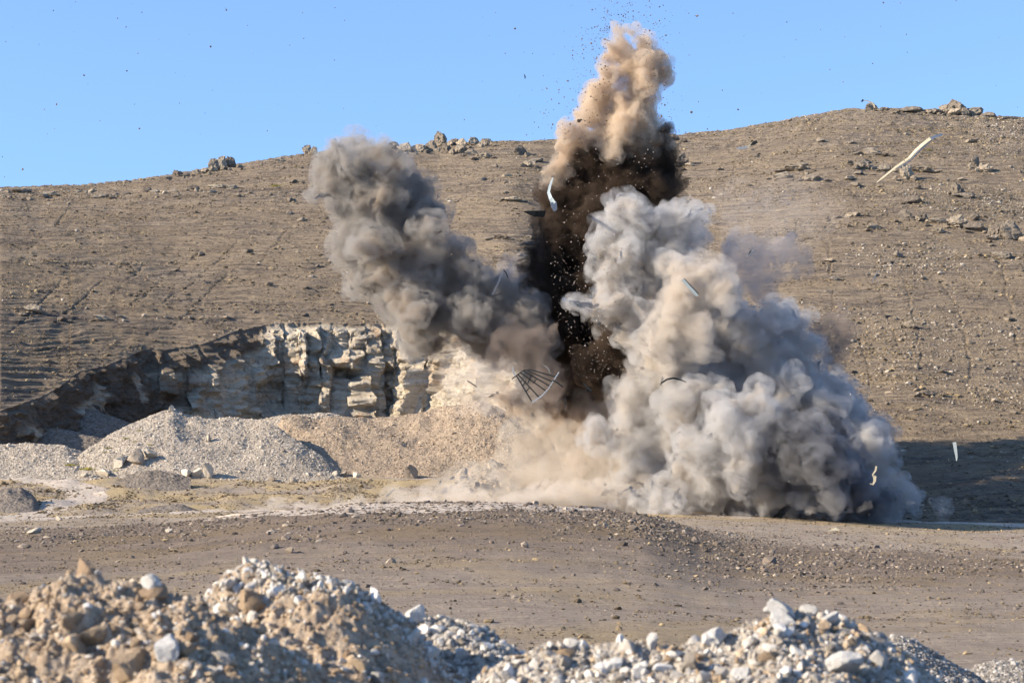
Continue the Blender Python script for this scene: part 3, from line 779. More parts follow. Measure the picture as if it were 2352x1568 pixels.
for (px, py, Yv, s, lab) in [(162, 1070, 250, 20, "bright weed clump at the left foot of the tall grey heap"), (200, 1080, 248, 24, "largest bright weed clump below the tall grey heap"), (290, 1008, 257, 12, "weed halfway up the left side of the tall grey heap"), (250, 1030, 254, 12, "weed low on the left side of the tall grey heap"), (310, 1015, 256, 10, "weed on the open face of the tall grey heap"), (320, 990, 259, 12, "weed high on the left side of the tall grey heap"), (345, 1022, 254, 9, "small weed on the middle of the tall grey heap"), (240, 1040, 252, 10, "small weed near the base of the tall grey heap"), (265, 1082, 246, 9, "weed by the dark block")]:
    weed(px, py, Yv, s, lab)
def hbush(px, py, s, label):
    p = on_hill(px, py); o_l = len(COL.objects); weed(px, py, float(p[1]), s, label); o = COL.objects[-1]; o.location = Vector(p); o.name = "bush"; o['category'] = "bush"; o['group'] = "green bushes on the hillside"
hbush(630, 432, 16, "small yellow green bush on the upper left slope"); hbush(2140, 345, 12, "dark green bush high on the right slope")

# ------------------------------------------------------------------ tracks
M_TRACK = mat_heap("pale_track_gravel", (0.35, 0.29, 0.228), (0.44, 0.37, 0.295), (0.53, 0.455, 0.37), 1.6, 0.12)
def track(name, pts, label_w, lift=0.05):
    pts = np.array(pts, float); seg = np.concatenate([[0], np.cumsum(np.hypot(*np.diff(pts[:, :2], axis=0).T))]); tt = np.linspace(0, seg[-1], 260)
    px = np.interp(tt, seg, pts[:, 0]); py = np.interp(tt, seg, pts[:, 1]); hw = np.interp(tt, seg, pts[:, 2])
    k = np.ones(9)/9; px = np.convolve(np.pad(px, 4, 'edge'), k, 'valid'); py = np.convolve(np.pad(py, 4, 'edge'), k, 'valid')
    Yv = np.array([ground_Y_at(a, b) for a, b in zip(px, py)]); Xv = (px-1176)/FPX*Yv
    d = np.stack([np.gradient(Xv), np.gradient(Yv)], -1)
    for _ in range(8): d[1:-1] = (d[:-2]+d[1:-1]+d[2:])/3
    d /= np.linalg.norm(d, axis=1)[:, None]+1e-9
    n = np.stack([-d[:, 1], d[:, 0]], -1); us = np.linspace(-1, 1, 15)
    hw = hw*(1+0.45*fbm(xyz(tt/14, 0, 3), 4, 5, 0.7))
    PX_ = Xv[None]+us[:, None]*hw[None]*n[:, 0][None]; PY_ = Yv[None]+us[:, None]*hw[None]*n[:, 1][None]
    G = on_ground(PX(PX_, PY_), PY_); G[..., 2] += lift*(1-np.abs(us)**6)[:, None]-0.02
    link(name, grid_mesh(name, G), M_TRACK)['kind'] = 'structure'
track("dirt_road", [(-200, 1206, 4.0), (0, 1194, 4.0), (250, 1186, 4.5), (500, 1178, 5.5), (900, 1166, 6.5), (1200, 1162, 4.0), (1500, 1176, 4.0), (1900, 1190, 4.0), (2352, 1204, 4.0), (2500, 1210, 4.0)], 1)
track("dirt_track", [(-60, 1100, 2.0), (60, 1102, 2.2), (140, 1108, 2.6), (200, 1124, 2.8), (205, 1142, 2.8), (150, 1166, 2.8), (60, 1184, 2.6), (-60, 1194, 2.4)], 1, 0.07)

# ------------------------------------------------------------------ plain: stones and scrub
def plain_scatter(n, seed, wfun, name, shapes, mu, sd, mat, label, Y0=58, Y1=232):
    r = np.random.default_rng(seed); m = n*6
    Y = np.sqrt(r.uniform(Y0**2, Y1**2, m)); px = r.uniform(-150, 2500, m); X = (px-1176)/FPX*Y
    w = wfun(px, Y, X); k = r.uniform(0, 1, m) < w; px, Y = px[k][:n], Y[k][:n]
    P = on_ground(px, Y); S = r.lognormal(math.log(mu), sd, len(P)); P[:, 2] += S*0.18
    tag(scatter(name, shapes, P, S, mat, seed+1, 0.4), label, "stones" if "stone" in name else "scrub", kind='stuff')
def w_bump(px, Y, X):
    a = np.exp(-((Y-146)/16)**2)*np.interp(px, [-100, 300, 700, 1000, 1400, 1700, 1850], [0.15, 0.3, 0.55, 0.8, 1.0, 0.9, 0.3])
    a = a+0.55*np.exp(-((Y-126)/14)**2)*np.exp(-((px-1800)/250)**2)
    return np.clip(a*(0.35+1.5*np.maximum(0, fbm(xyz(X/3, Y/6), 3, 71)+0.15))+0.02, 0, 1)
plain_scatter(17000, 51, w_bump, "field_stones", TUFTS+ROCK_TINY[:4], 0.072, 0.5, M_PLAINSTONE, "dark clods and stones thick along the low rise in mid field", 90, 180)
def w_all(px, Y, X): return np.clip(0.15+1.1*np.maximum(0, fbm(xyz(X/7, Y/3), 3, 73)+0.05), 0, 1)
plain_scatter(42000, 53, w_all, "field_scrub", TUFTS, 0.040, 0.55, M_TUFT, "sparse dry tufts and clods over the open field")
plain_scatter(12000, 55, w_all, "field_pebbles", ROCK_TINY, 0.03, 0.55, M_PLAINSTONE, "small loose stones over the open field")
def w_yard(px, Y, X): return np.clip((0.1+1.6*np.maximum(0, fbm(xyz(X/4, Y/9), 3, 75)))*(px < 1150), 0, 1)
plain_scatter(9000, 57, w_yard, "yard_scrub", TUFTS, 0.09, 0.5, M_TUFT, "dry tufts and clods between the road and the gravel heaps", 190, 250)

# ================================================================== FOREGROUND RUBBLE
M_BROWN = mat_heap("brown_rubble_earth", (0.24, 0.18, 0.125), (0.40, 0.31, 0.22), (0.56, 0.45, 0.325), 7, 0.06)
M_PALE = mat_heap("pale_rubble_earth", (0.24, 0.20, 0.16), (0.38, 0.33, 0.265), (0.54, 0.48, 0.40), 9, 0.05)
M_GRV = mat_heap("grey_fine_gravel", (0.16, 0.145, 0.125), (0.28, 0.255, 0.22), (0.42, 0.38, 0.33), 14, 0.04)
fg1 = heap("rubble_mound", [(-500, 1360), (-200, 1372), (0, 1366), (60, 1372), (95, 1352), (125, 1322), (160, 1314), (200, 1326), (250, 1340), (300, 1338), (350, 1338), (400, 1352), (440, 1352), (480, 1372), (540, 1400), (590, 1428), (640, 1470), (700, 1500), (760, 1548), (830, 1600), (900, 1650)], 17.5, 14.2, M_BROWN, "brown earth and stone rubble mound at the lower left, nearest the camera", "rubble mound", npx=3.2, nf=200, rough=0.27, fine=0.12, seed=21, rn=0.9, back=1.2)
fg2 = heap("rubble_mound", [(330, 1440), (400, 1400), (470, 1362), (520, 1330), (560, 1318), (620, 1312), (700, 1310), (760, 1312), (800, 1328), (850, 1352), (900, 1378), (940, 1405), (980, 1450), (1040, 1510), (1110, 1580), (1200, 1660)], 20.5, 16.2, M_BROWN, "rubble mound topped with white stones, left of centre in the foreground", "rubble mound", npx=3.2, nf=200, rough=0.27, fine=0.12, seed=22, rn=0.9, back=1.2)
fg3 = heap("rubble_mound", [(880, 1430), (930, 1408), (980, 1402), (1030, 1404), (1090, 1420), (1140, 1438), (1170, 1462), (1200, 1482), (1240, 1500), (1300, 1530), (1360, 1590)], 22.5, 18.5, M_PALE, "low rubble bank of grey and white stones in the middle foreground", "rubble mound", npx=3.2, nf=170, rough=0.2, fine=0.09, seed=23, rn=0.9, back=1.2)
fg4 = heap("rubble_mound", [(1060, 1600), (1110, 1530), (1150, 1502), (1215, 1488), (1260, 1474), (1300, 1482), (1380, 1468), (1450, 1466), (1520, 1462), (1570, 1450), (1640, 1440), (1700, 1428), (1745, 1404), (1775, 1392), (1850, 1396), (1910, 1406), (1950, 1420), (2000, 1445), (2060, 1482), (2120, 1530), (2190, 1590), (2260, 1650)], 19.5, 15.4, M_PALE, "large pale rubble mound of white stones at the lower right", "rubble mound", npx=3.2, nf=200, rough=0.24, fine=0.10, seed=24, rn=0.9, back=1.2)
fg5 = heap("fine_gravel_heap", [(1960, 1500), (2010, 1468), (2060, 1452), (2090, 1462), (2140, 1492), (2180, 1518), (2230, 1545), (2280, 1580), (2340, 1620)], 31, 27.5, M_GRV, "small heap of fine grey gravel behind the right rubble mound", "gravel heap", npx=2.5, nf=150, rough=0.10, fine=0.04, seed=25, rn=0.9, back=1.2)
fg6 = heap("fine_gravel_heap", [(2150, 1590), (2200, 1545), (2240, 1522), (2290, 1512), (2352, 1514), (2420, 1520), (2520, 1570)], 33, 29.5, M_GRV, "low fine gravel heap in the bottom right corner", "gravel heap", npx=2.5, nf=130, rough=0.08, fine=0.04, seed=26, rn=0.9, back=1.2)

WHITE = [(0.0, (0.30, 0.26, 0.21)), (0.3, (0.46, 0.41, 0.34)), (0.6, (0.64, 0.59, 0.51)), (1.0, (0.78, 0.74, 0.67))]
BROWN = [(0.0, (0.27, 0.19, 0.12)), (0.5, (0.42, 0.31, 0.20)), (0.85, (0.52, 0.40, 0.27)), (1.0, (0.66, 0.58, 0.47))]
GREY = [(0.0, (0.18, 0.16, 0.135)), (0.6, (0.32, 0.29, 0.25)), (1.0, (0.58, 0.54, 0.48))]
M_WST = mat_stone("white_rubble_stones", WHITE, 5.0, 0.04)
M_BST = mat_stone("brown_rubble_stones", BROWN, 5.0, 0.04)
M_GST = mat_stone("grey_gravel_grains", GREY, 8.0, 0.02)

def fg_stones(PG, n, mu, sd, mat, label, seed, shapes=None, hi=0.5, **kw):
    P = heap_pts(PG, n, seed, **kw); r = np.random.default_rng(seed+1); S = np.minimum(r.lognormal(math.log(mu), sd, n), hi); P[:, 2] += S*0.2
    return tag(scatter("rubble_stones", shapes or ROCK_LO, P, S, mat, seed+2, 0.7), label, "stones", kind='stuff')
fg_stones(fg1, 12000, 0.012, 0.55, M_BST, "small brown clods and crumbs over the left rubble mound", 61, ROCK_TINY, hi=0.05)
fg_stones(fg1, 1700, 0.027, 0.6, M_BST, "fist sized brown stones over the left rubble mound", 62, hi=0.12)
fg_stones(fg1, 1500, 0.017, 0.6, M_WST, "white chips over the left rubble mound", 63, ROCK_TINY, hi=0.04)
fg_stones(fg2, 8000, 0.012, 0.55, M_BST, "small brown clods over the white topped mound", 65, ROCK_TINY, hi=0.05)
fg_stones(fg2, 2600, 0.022, 0.5, M_WST, "white stones thick along the crest of the white topped mound", 66, hi=0.09, rmin=0.68, rmax=0.82)
fg_stones(fg2, 500, 0.024, 0.5, M_WST, "white stones lower on the white topped mound", 67, hi=0.08)
fg_stones(fg3, 5000, 0.018, 0.6, M_WST, "grey and white stones over the middle rubble bank", 69, hi=0.08)
fg_stones(fg3, 4000, 0.02, 0.5, M_GST, "grey grit over the middle rubble bank", 70, ROCK_TINY, hi=0.05)
fg_stones(fg4, 8000, 0.015, 0.75, M_WST, "white stones covering the right rubble mound", 72, hi=0.11)
fg_stones(fg4, 12000, 0.012, 0.5, M_GST, "grey grit between the white stones of the right mound", 73, ROCK_TINY, hi=0.05)
fg_stones(fg4, 1500, 0.028, 0.5, M_BST, "tan stones mixed into the right rubble mound", 74, hi=0.07)
fg_stones(fg5, 9000, 0.018, 0.4, M_GST, "grains of the fine gravel heap behind the right mound", 76, ROCK_TINY)
fg_stones(fg6, 6000, 0.018, 0.4, M_GST, "grains of the fine gravel heap in the corner", 78, ROCK_TINY)

M_CHALK = mat_stone("white_chalk_block", [(0.0, (0.62, 0.58, 0.51)), (1.0, (0.82, 0.79, 0.72))], 5.0, 0.04)
def fg_shapes(mat, seed):
    out = []
    for k in range(7):
        V, F = rock(3, seed+k, cuts=15, rough=0.38, flat=0.8, lo=0.34); m_ = np_mesh("rubble_shape", V, F); m_.materials.append(mat); out.append(m_)
    return out
FW, FB = fg_shapes(M_WST, 800), fg_shapes(M_BST, 820)
FC = fg_shapes(M_CHALK, 840)
def fg_at(PG, px, py):
    """point of a mound seen at px,py"""
    d = (PG-np.array([0, 0, CAM_Z])); X_ = PX(PG[..., 0], PG[..., 1]); Y_ = 1000-(PG[..., 2]-CAM_Z)/PG[..., 1]*FPX
    e = (X_-px)**2+(Y_-py)**2; nf = int(PG.shape[0]*0.78); i = np.argmin(e[:nf]); return Vector(PG[:nf].reshape(-1, 3)[i])
def fg_big(PG, px, py, w, h, shapes, k, label, group="larger stones in the foreground rubble"):
    p = fg_at(PG, px, py+h*0.3); o = link("rubble_stone", shapes[k % 7]); s = U(w, p.y)/2
    o.scale = (s, s*0.9, U(h, p.y)/2/0.75); o.rotation_euler = (random.uniform(-0.3, 0.3), random.uniform(-0.3, 0.3), random.uniform(0, 6.28)); o.location = p+Vector((0, -s*0.2, U(h, p.y)*0.2)); tag(o, label, "stone", group)
for k, (g, px, py, w, h, sh, lab) in enumerate([
 (fg1, 385, 1485, 80, 62, FW, "white triangular stone on the left mound, larger of the two white ones"), (fg1, 350, 1330, 50, 48, FW, "white pointed stone on the crest of the left mound"),
 (fg1, 305, 1508, 90, 60, FB, "big ochre stone left of the white triangular stone"), (fg1, 445, 1452, 50, 36, FB, "brown stone above right of the white triangular stone"),
 (fg2, 705, 1530, 62, 80, FB, "tall ochre clod at the bottom, left of centre"), (fg1, 215, 1452, 60, 44, FB, "brown block on the left mound above the ochre stone"),
 (fg1, 515, 1500, 50, 32, FB, "flat brown stone right of the white triangular stone"), (fg1, 170, 1412, 50, 40, FB, "brown stone halfway up the left mound"), (fg1, 75, 1425, 60, 30, FB, "flat tan stone near the left edge"),
 (fg2, 575, 1358, 66, 58, FB, "large brown rock where the left and white topped mounds meet"), (fg1, 515, 1370, 44, 44, FB, "rounded brown rock on the left mound's right shoulder"),
 (fg2, 870, 1545, 36, 32, FW, "round white stone at the bottom left of centre"), (fg2, 830, 1520, 44, 40, FB, "tan stone beside the round white stone"), (fg2, 640, 1505, 50, 44, FB, "brown clod left of the tall ochre clod"),
 (fg3, 948, 1412, 42, 50, FW, "white block where the white topped mound meets the middle bank"), (fg3, 1170, 1545, 76, 52, FW, "large rounded white boulder at the bottom centre"), (fg3, 1045, 1440, 44, 24, FW, "pale flat stone on the middle bank"), (fg3, 1060, 1500, 40, 30, FW, "white stone low on the middle bank"),
 (fg4, 1785, 1395, 60, 44, FW, "highest white stone on top of the right mound"), (fg4, 1850, 1400, 50, 34, FW, "second white stone on top of the right mound"), (fg4, 1905, 1412, 40, 36, FW, "white stone on the right shoulder of the right mound"),
 (fg4, 1800, 1425, 60, 50, FW, "cream stone just below the top of the right mound"), (fg4, 1640, 1450, 70, 46, FW, "wide white stone on the left crest of the right mound"), (fg4, 1498, 1462, 24, 40, FW, "small upright white stone on the left part of the right mound"),
 (fg4, 1755, 1495, 60, 50, FB, "orange tan block in the middle of the right mound"), (fg4, 1930, 1510, 76, 60, FW, "rough grey white stone low on the right of the right mound"), (fg4, 1405, 1520, 54, 40, FW, "white stone low on the left of the right mound"), (fg4, 1300, 1490, 40, 30, FB, "tan stone at the left end of the right mound"),
 (fg4, 1580, 1520, 50, 40, FW, "pale block in the middle left of the right mound"), (fg4, 2010, 1500, 40, 40, FW, "white stone at the far right of the right mound"), (fg4, 1700, 1540, 44, 36, FW, "white stone at the bottom of the right mound")]):
    fg_big(g, px, py, w*1.3, h*1.3, FC if (sh is FW and ('white' in lab or 'cream' in lab)) else sh, k, lab)
r_ = random.Random(5)
for g, shp, n, s0, s1, lab in ((fg1, FB, 55, 16, 36, "brown clod lying in the left rubble mound"), (fg2, FW, 45, 14, 32, "pale stone lying on the white topped mound"), (fg2, FB, 20, 16, 34, "brown stone lying on the white topped mound"), (fg3, FW, 35, 14, 32, "pale stone lying on the middle rubble bank"), (fg4, FW, 80, 14, 38, "white stone lying in the right rubble mound"), (fg4, FB, 14, 14, 30, "tan stone lying in the right rubble mound")):
    for k in range(n):
        i = r_.random()*0.76*(g.shape[0]-1); j = r_.random()*(g.shape[1]-1)
        p = Vector(bil(g, np.array(i), np.array(j))); w = r_.uniform(s0, s1)**1.0; s = U(w, p.y)/2
        o = link("rubble_stone", r_.choice(shp)); o.scale = (s, s*r_.uniform(0.7, 1), s*r_.uniform(0.7, 1.1)); o.rotation_euler = tuple(r_.uniform(-0.6, 0.6) for _ in range(2))+(r_.uniform(0, 6.28),)
        fi = i/(0.76*(g.shape[0]-1)); fj = j/(g.shape[1]-1)
        l2 = "%s %s, %s, %s" % ("small" if w < s0+(s1-s0)/3 else ("middling" if w < s0+(s1-s0)*2/3 else "large"), lab, "near the foot" if fi < 0.33 else ("halfway up" if fi < 0.7 else "close to the crest"), ("far left end", "left part", "centre", "right part", "far right end")[int(fj*4.999)])
        o.location = p+Vector((0, 0, s*0.25)); tag(o, l2, "stone", lab+"s")

# ================================================================== SMOKE AND DUST
def remesh(me, voxel):
    o = bpy.data.objects.new("tmp", me); COL.objects.link(o)
    md = o.modifiers.new("r", 'REMESH'); md.mode = 'VOXEL'; md.voxel_size = voxel; md.adaptivity = 0
    dg = bpy.context.evaluated_depsgraph_get(); dg.update()
    nm = bpy.data.meshes.new_from_object(o.evaluated_get(dg)); bpy.data.objects.remove(o); bpy.data.meshes.remove(me)
    return nm
def displace(me, layers, seed):
    n = len(me.vertices); co = np.empty(n*3, np.float32); me.vertices.foreach_get("co", co); co = co.reshape(-1, 3).astype(float)
    no = np.empty(n*3, np.float32); me.vertex_normals.foreach_get("vector", no); no = no.reshape(-1, 3).astype(float)
    d = np.zeros(n)
    for k, (amp, sc, kind) in enumerate(layers):
        q = co/sc+0.35*np.stack([vnoise(co/sc*1.3, seed+90+k), vnoise(co/sc*1.3+5, seed+91+k), vnoise(co/sc*1.3+9, seed+92+k)], -1)
        if kind == 'b':
            f, _ = worley(q, seed+k*5); d += amp*(np.sqrt(np.maximum(0, 1-np.minimum(f, 1)**2))-0.72)*1.9
        elif kind == 'c': d += amp
        else: d += amp*fbm(q, 3, seed+k*5)
    co += no*d[:, None]
    me.vertices.foreach_set("co", co.astype(np.float32).ravel()); me.update()
    return me
def warp(me, seed, layers=((0.95, 3.4), (0.42, 1.3), (0.16, 0.55))):
    n = len(me.vertices); co = np.empty(n*3, np.float32); me.vertices.foreach_get("co", co); co = co.reshape(-1, 3).astype(float)
    for k, (a, sc) in enumerate(layers):
        co = co+a*1.6*np.stack([vnoise(co/sc+11, seed+3*k), vnoise(co/sc+23, seed+3*k+1), vnoise(co/sc+37, seed+3*k+2)], -1)
    me.vertices.foreach_set("co", co.astype(np.float32).ravel()); me.update()
def smoke(name, blobs, Y0, vox, layers1, layers2, mat, label, seed, cat="smoke", zscale=1.0, lumps=(9, 5), fringe=None, fr=(0.45, 1.15), grow=0.86, core=-0.32):
    """billowing closed body grown round a set of puffs (px, py, radius, depth offset); every puff carries smaller puffs"""
    r = np.random.default_rng(seed); B = []
    for (px, py, rr, dy) in blobs:
        Y = Y0+dy; B.append((*W(px, py, Y), U(rr, Y)*grow))
    B = np.array(B); lv = B; all_ = [B]
    for n, (k0, k1) in zip(lumps, ((0.30, 0.52), (0.28, 0.48))):
        d = r.normal(size=(len(lv), n, 3)); d /= np.linalg.norm(d, axis=2)[..., None]
        R = lv[:, None, 3]; k = r.uniform(k0, k1, (len(lv), n)); c = lv[:, None, :3]+d*(R*(1.0-0.45*k))[..., None]
        lv = np.concatenate([c, (R*k)[..., None]], -1).reshape(-1, 4); lv = lv[lv[:, 3] > vox*1.2]; all_.append(lv)
    Vs, Fs, b = [], [], 0
    for k, A in enumerate(all_):
        V0, F0 = ICO[3 if k < 2 else 2]
        VV = A[:, None, :3]+V0[None]*A[:, None, 3:4]*np.array([1, 1, zscale]); Vs.append(VV.reshape(-1, 3))
        Fs.append((F0[None]+np.arange(len(A))[:, None, None]*len(V0)+b).reshape(-1, 3)); b += len(A)*len(V0)
    me = np_mesh(name, np.concatenate(Vs), np.concatenate(Fs))
    me = remesh(me, vox); displace(me, layers1, seed); warp(me, seed); me = remesh(me, vox)
    fm = None
    if fringe is not None:
        fm = me.copy(); n = len(fm.vertices); co = np.empty(n*3, np.float32); fm.vertices.foreach_get("co", co); no = np.empty(n*3, np.float32); fm.vertex_normals.foreach_get("vector", no)
        co = co.reshape(-1, 3)+no.reshape(-1, 3)*(fr[0]+fr[1]*fbm(co.reshape(-1, 3)/1.6, 4, seed+8))[:, None]
        fm.vertices.foreach_set("co", co.astype(np.float32).ravel()); fm.update(); fm = remesh(fm, vox*1.3)
    if layers2: displace(me, layers2+([(core, 1e6, 'c')] if fm is not None else []), seed+50)
    me.name = name; me.materials.clear()
    o = link(name, me, mat); tag(o, label, cat)
    if fm is not None:
        fm.materials.clear(); link("smoke_fringe", fm, fringe, o)
    return o
def fill(blobs, seed, n=2, dy=5.0, jit=0.5):
    """add depth: puffs in front of and behind each given one"""
    r = random.Random(seed); out = []
    for bl in blobs:
        px, py, rr = bl[:3]; d0 = bl[3] if len(bl) > 3 else 0
        out.append((px, py, rr, d0))
        for k in range(n):
            s = r.uniform(0.55, 0.8); a = r.uniform(0, 6.28); out.append((px+math.cos(a)*rr*jit, py+math.sin(a)*rr*jit, rr*s, d0+r.uniform(-dy, dy)))
    return out

S_GREY = mat_smoke("grey_smoke", (0.70, 0.685, 0.665), 1.6, floor=0.15, col2=(0.72, 0.66, 0.58))
S_ARM = mat_smoke("grey_brown_smoke", (0.49, 0.46, 0.42), 1.8, floor=0.15, col2=(0.55, 0.475, 0.39))
S_TAN = mat_smoke("tan_dust", (0.80, 0.705, 0.585), 1.7, floor=0.45, scale=0.7, col2=(0.69, 0.565, 0.43))
S_BLACK = mat_smoke("black_soil_smoke", (0.075, 0.056, 0.044), 1.8, floor=0.3, scale=0.9)
S_HAZE = mat_smoke("road_dust", (0.86, 0.79, 0.70), 0.30, floor=0.25, scale=0.35)
S_BROWNW = mat_smoke("brown_wisp", (0.42, 0.35, 0.30), 0.7)
F_GREY = mat_smoke("grey_smoke_fringe", (0.69, 0.68, 0.665), 0.65, lo=0.42, hi=0.62)
S_SHADE = mat_smoke("shade_coloured_smoke", (0.20, 0.20, 0.21), 1.6, floor=0.2)  # low albedo puts the cloud's own shade into the smoke colour
F_SHADE = mat_smoke("shade_coloured_fringe", (0.40, 0.40, 0.41), 0.6)
F_ARM = mat_smoke("brown_smoke_fringe", (0.53, 0.505, 0.47), 0.6, lo=0.42, hi=0.62)
F_TAN = mat_smoke("tan_dust_fringe", (0.74, 0.635, 0.51), 0.8, scale=0.9)
F_BLACK = mat_smoke("soil_fringe", (0.13, 0.095, 0.07), 1.0, scale=1.1)
L1 = [(0.7, 3.2, 'b')]; L2 = [(0.22, 0.95, 'b')]
arm = [(795, 392, 72), (852, 358, 40), (765, 372, 42), (880, 430, 84), (925, 450, 60), (850, 500, 88), (820, 545, 68), (930, 540, 96), (990, 500, 55), (1015, 590, 66), (890, 620, 80), (960, 650, 95), (1050, 660, 80), (905, 700, 50), (970, 740, 66), (1060, 740, 75), (1000, 775, 42), (1120, 690, 70), (1130, 760, 72), (1190, 720, 60), (1200, 790, 64), (1240, 840, 50), (850, 650, 40)]
smoke("smoke_plume", fill(arm, 1, 1, 4.5), 218, 0.2, L1, L2, S_ARM, "leaning grey brown smoke plume thrown up to the left of the blast", 11, fringe=F_ARM, grow=0.77)
tanb = [(1430, 75, 16), (1430, 110, 26), (1428, 150, 36), (1490, 125, 34), (1497, 165, 36), (1412, 200, 34), (1450, 215, 44), (1505, 200, 28), (1395, 235, 38), (1445, 170, 34), (1455, 140, 24), (1450, 265, 56), (1500, 250, 30), (1375, 270, 30), (1470, 305, 52), (1400, 310, 48), (1345, 320, 32), (1310, 340, 30), (1285, 375, 22), (1272, 410, 14)]
smoke("dust_column", fill(tanb, 2, 2, 2.2), 222, 0.17, [(0.4, 2.6, 'b')], [(0.2, 1.0, 'f'), (0.1, 0.5, 'f')], S_TAN, "tan sunlit dust top of the tall central column", 21, "dust", fringe=F_TAN, grow=0.84, fr=(0.45, 1.2), core=-0.05)
blk = [(1470, 345, 52), (1400, 360, 56), (1340, 385, 46), (1305, 420, 34), (1480, 400, 56), (1420, 430, 72), (1340, 450, 60), (1495, 450, 44), (1300, 490, 44), (1380, 510, 76), (1450, 520, 60), (1300, 550, 52), (1370, 590, 76), (1290, 620, 50), (1350, 660, 76), (1310, 700, 66), (1390, 720, 62), (1390, 790, 46), (1330, 770, 60), (1385, 840, 40), (1300, 800, 50), (1350, 860, 44), (1330, 900, 34), (1245, 475, 22), (1300, 385, 34), (1290, 440, 40), (1275, 520, 36), (1400, 800, 42, -8), (1388, 860, 38, -8), (1345, 830, 42, -6), (1400, 740, 36, -7), (1262, 600, 40), (1255, 670, 42), (1250, 740, 44)]
smoke("dirt_column", fill(blk, 3, 2, 2.2), 223, 0.24, [(0.6, 3.0, 'b')], [(0.3, 1.2, 'f'), (0.15, 0.5, 'f')], S_BLACK, "black soil column in the centre, full of flying specks", 31, "dust", fringe=F_BLACK, grow=0.90, fr=(0.45, 1.3))
gr = [(1405, 500, 42), (1452, 498, 48), (1540, 505, 46), (1585, 500, 26), (1390, 560, 52), (1455, 575, 66), (1540, 565, 62), (1590, 570, 34), (1400, 640, 46), (1350, 690, 36), (1380, 735, 28), (1435, 700, 50), (1510, 640, 56), (1600, 660, 50), (1570, 740, 84), (1640, 740, 66), (1660, 690, 30),
      (1500, 780, 66), (1520, 850, 76), (1620, 830, 92), (1735, 742, 50), (1790, 745, 52), (1832, 795, 48), (1750, 830, 88), (1835, 870, 64), (1440, 935, 60), (1540, 940, 104), (1680, 950, 118), (1830, 950, 100), (1905, 895, 56), (1945, 940, 54), (1400, 985, 46), (1470, 1040, 88), (1600, 1060, 96), (1760, 1070, 106), (1900, 1030, 108), (1985, 1010, 62), (2010, 1080, 50), (1450, 1110, 60), (1560, 1120, 56), (1680, 1125, 54), (1800, 1125, 60), (1920, 1120, 66), (2010, 1130, 52), (2055, 1130, 34)]
gr += [(px_, 1152+6*math.sin(px_/37), 36+9*math.sin(px_/23), -6+3*math.sin(px_/51)) for px_ in range(1420, 2070, 42)]
gr += [(1720, 1000, 100, -12), (1600, 1060, 70, -10), (1760, 860, 84, 14), (1820, 860, 60, 16), (1700, 800, 60, 15), (1770, 800, 48, 20), (1900, 960, 90, 14), (1560, 760, 70, 12)]  # front and hidden rear puffs, added to widen the cloud's cast shadow
smoke("smoke_cloud", fill(gr, 4, 1, 5.5), 211, 0.2, L1, L2, S_GREY, "huge billowing grey smoke cloud right of the black column", 41, fringe=F_GREY, grow=0.82)
base = [(1250, 900, 46, 4), (1300, 870, 50, 3), (1340, 920, 46, 2), (1215, 930, 40, 5), (1290, 960, 56, 2), (1355, 990, 46, 0), (1170, 920, 34, 6)]
smoke("dust_cloud", fill(base, 5, 1, 3.0), 221, 0.24, [(0.7, 3.0, 'b')], [(0.3, 1.3, 'b')], mat_smoke("brown_base_dust", (0.60, 0.48, 0.365), 0.85, col2=(0.34, 0.25, 0.18), scale=0.32), "brown dust and dirt boiling at the root of the black column", 51, "dust", fringe=F_TAN, fr=(0.5, 1.2))
low = [(1215, 1020, 50, 2), (1290, 1040, 56, 0), (1350, 1060, 56, -3), (1230, 1090, 50, -1), (1310, 1110, 54, -4), (1390, 1110, 54, -6), (1160, 1100, 34, 0), (1120, 1120, 26, -1), (1180, 1140, 34, -6), (1260, 1145, 36, -8), (1340, 1150, 36, -9), (1430, 1150, 36, -10), (1080, 1140, 20, -4), (1030, 1140, 18, -2), (970, 1148, 16, -2), (900, 1152, 14, 0), (1100, 1100, 24, 4), (1060, 1110, 18, 6)]
smoke("dust_cloud", fill(low, 6, 2, 4.0), 217, 0.26, [(0.8, 3.2, 'b')], [(0.3, 1.3, 'f')], mat_smoke("pale_base_dust", (0.74, 0.67, 0.58), 0.24, col2=(0.66, 0.55, 0.43), scale=0.3), "pale tan dust spreading over the ground left of the grey cloud", 53, "dust", fringe=mat_smoke("pale_dust_fringe", (0.78, 0.72, 0.63), 0.18, scale=0.5), fr=(0.8, 1.6), grow=0.9)
smoke("dust_wisp", fill([(1700, 600, 56), (1760, 590, 60), (1730, 650, 50), (1790, 560, 40), (1830, 600, 30), (1680, 560, 40)], 6, 1, 4), 232, 0.35, [(0.9, 3.6, 'b')], [(0.4, 1.4, 'f')], mat_smoke("thin_grey_dust", (0.62, 0.57, 0.54), 0.42, scale=0.35), "thin hazy dust drifting above the big cloud's right shoulder", 61, "dust")
smoke("dust_wisp", fill([(1760, 520, 110), (1840, 500, 90), (1700, 480, 70)], 7, 1, 4), 238, 0.5, [(1.4, 5, 'b')], [(0.5, 2, 'f')], mat_smoke("faint_dust", (0.85, 0.8, 0.76), 0.03), "barely visible dust veil high on the right", 62, "dust")
smoke("dust_wisp", fill([(1900, 745, 44), (1940, 765, 34), (1895, 800, 40), (1875, 725, 34), (1905, 840, 30)], 8, 1, 2), 214, 0.28, [(0.7, 3, 'b')], [(0.3, 1.2, 'f')], S_BROWNW, "brown puff behind the big cloud's right flank", 63, "dust")
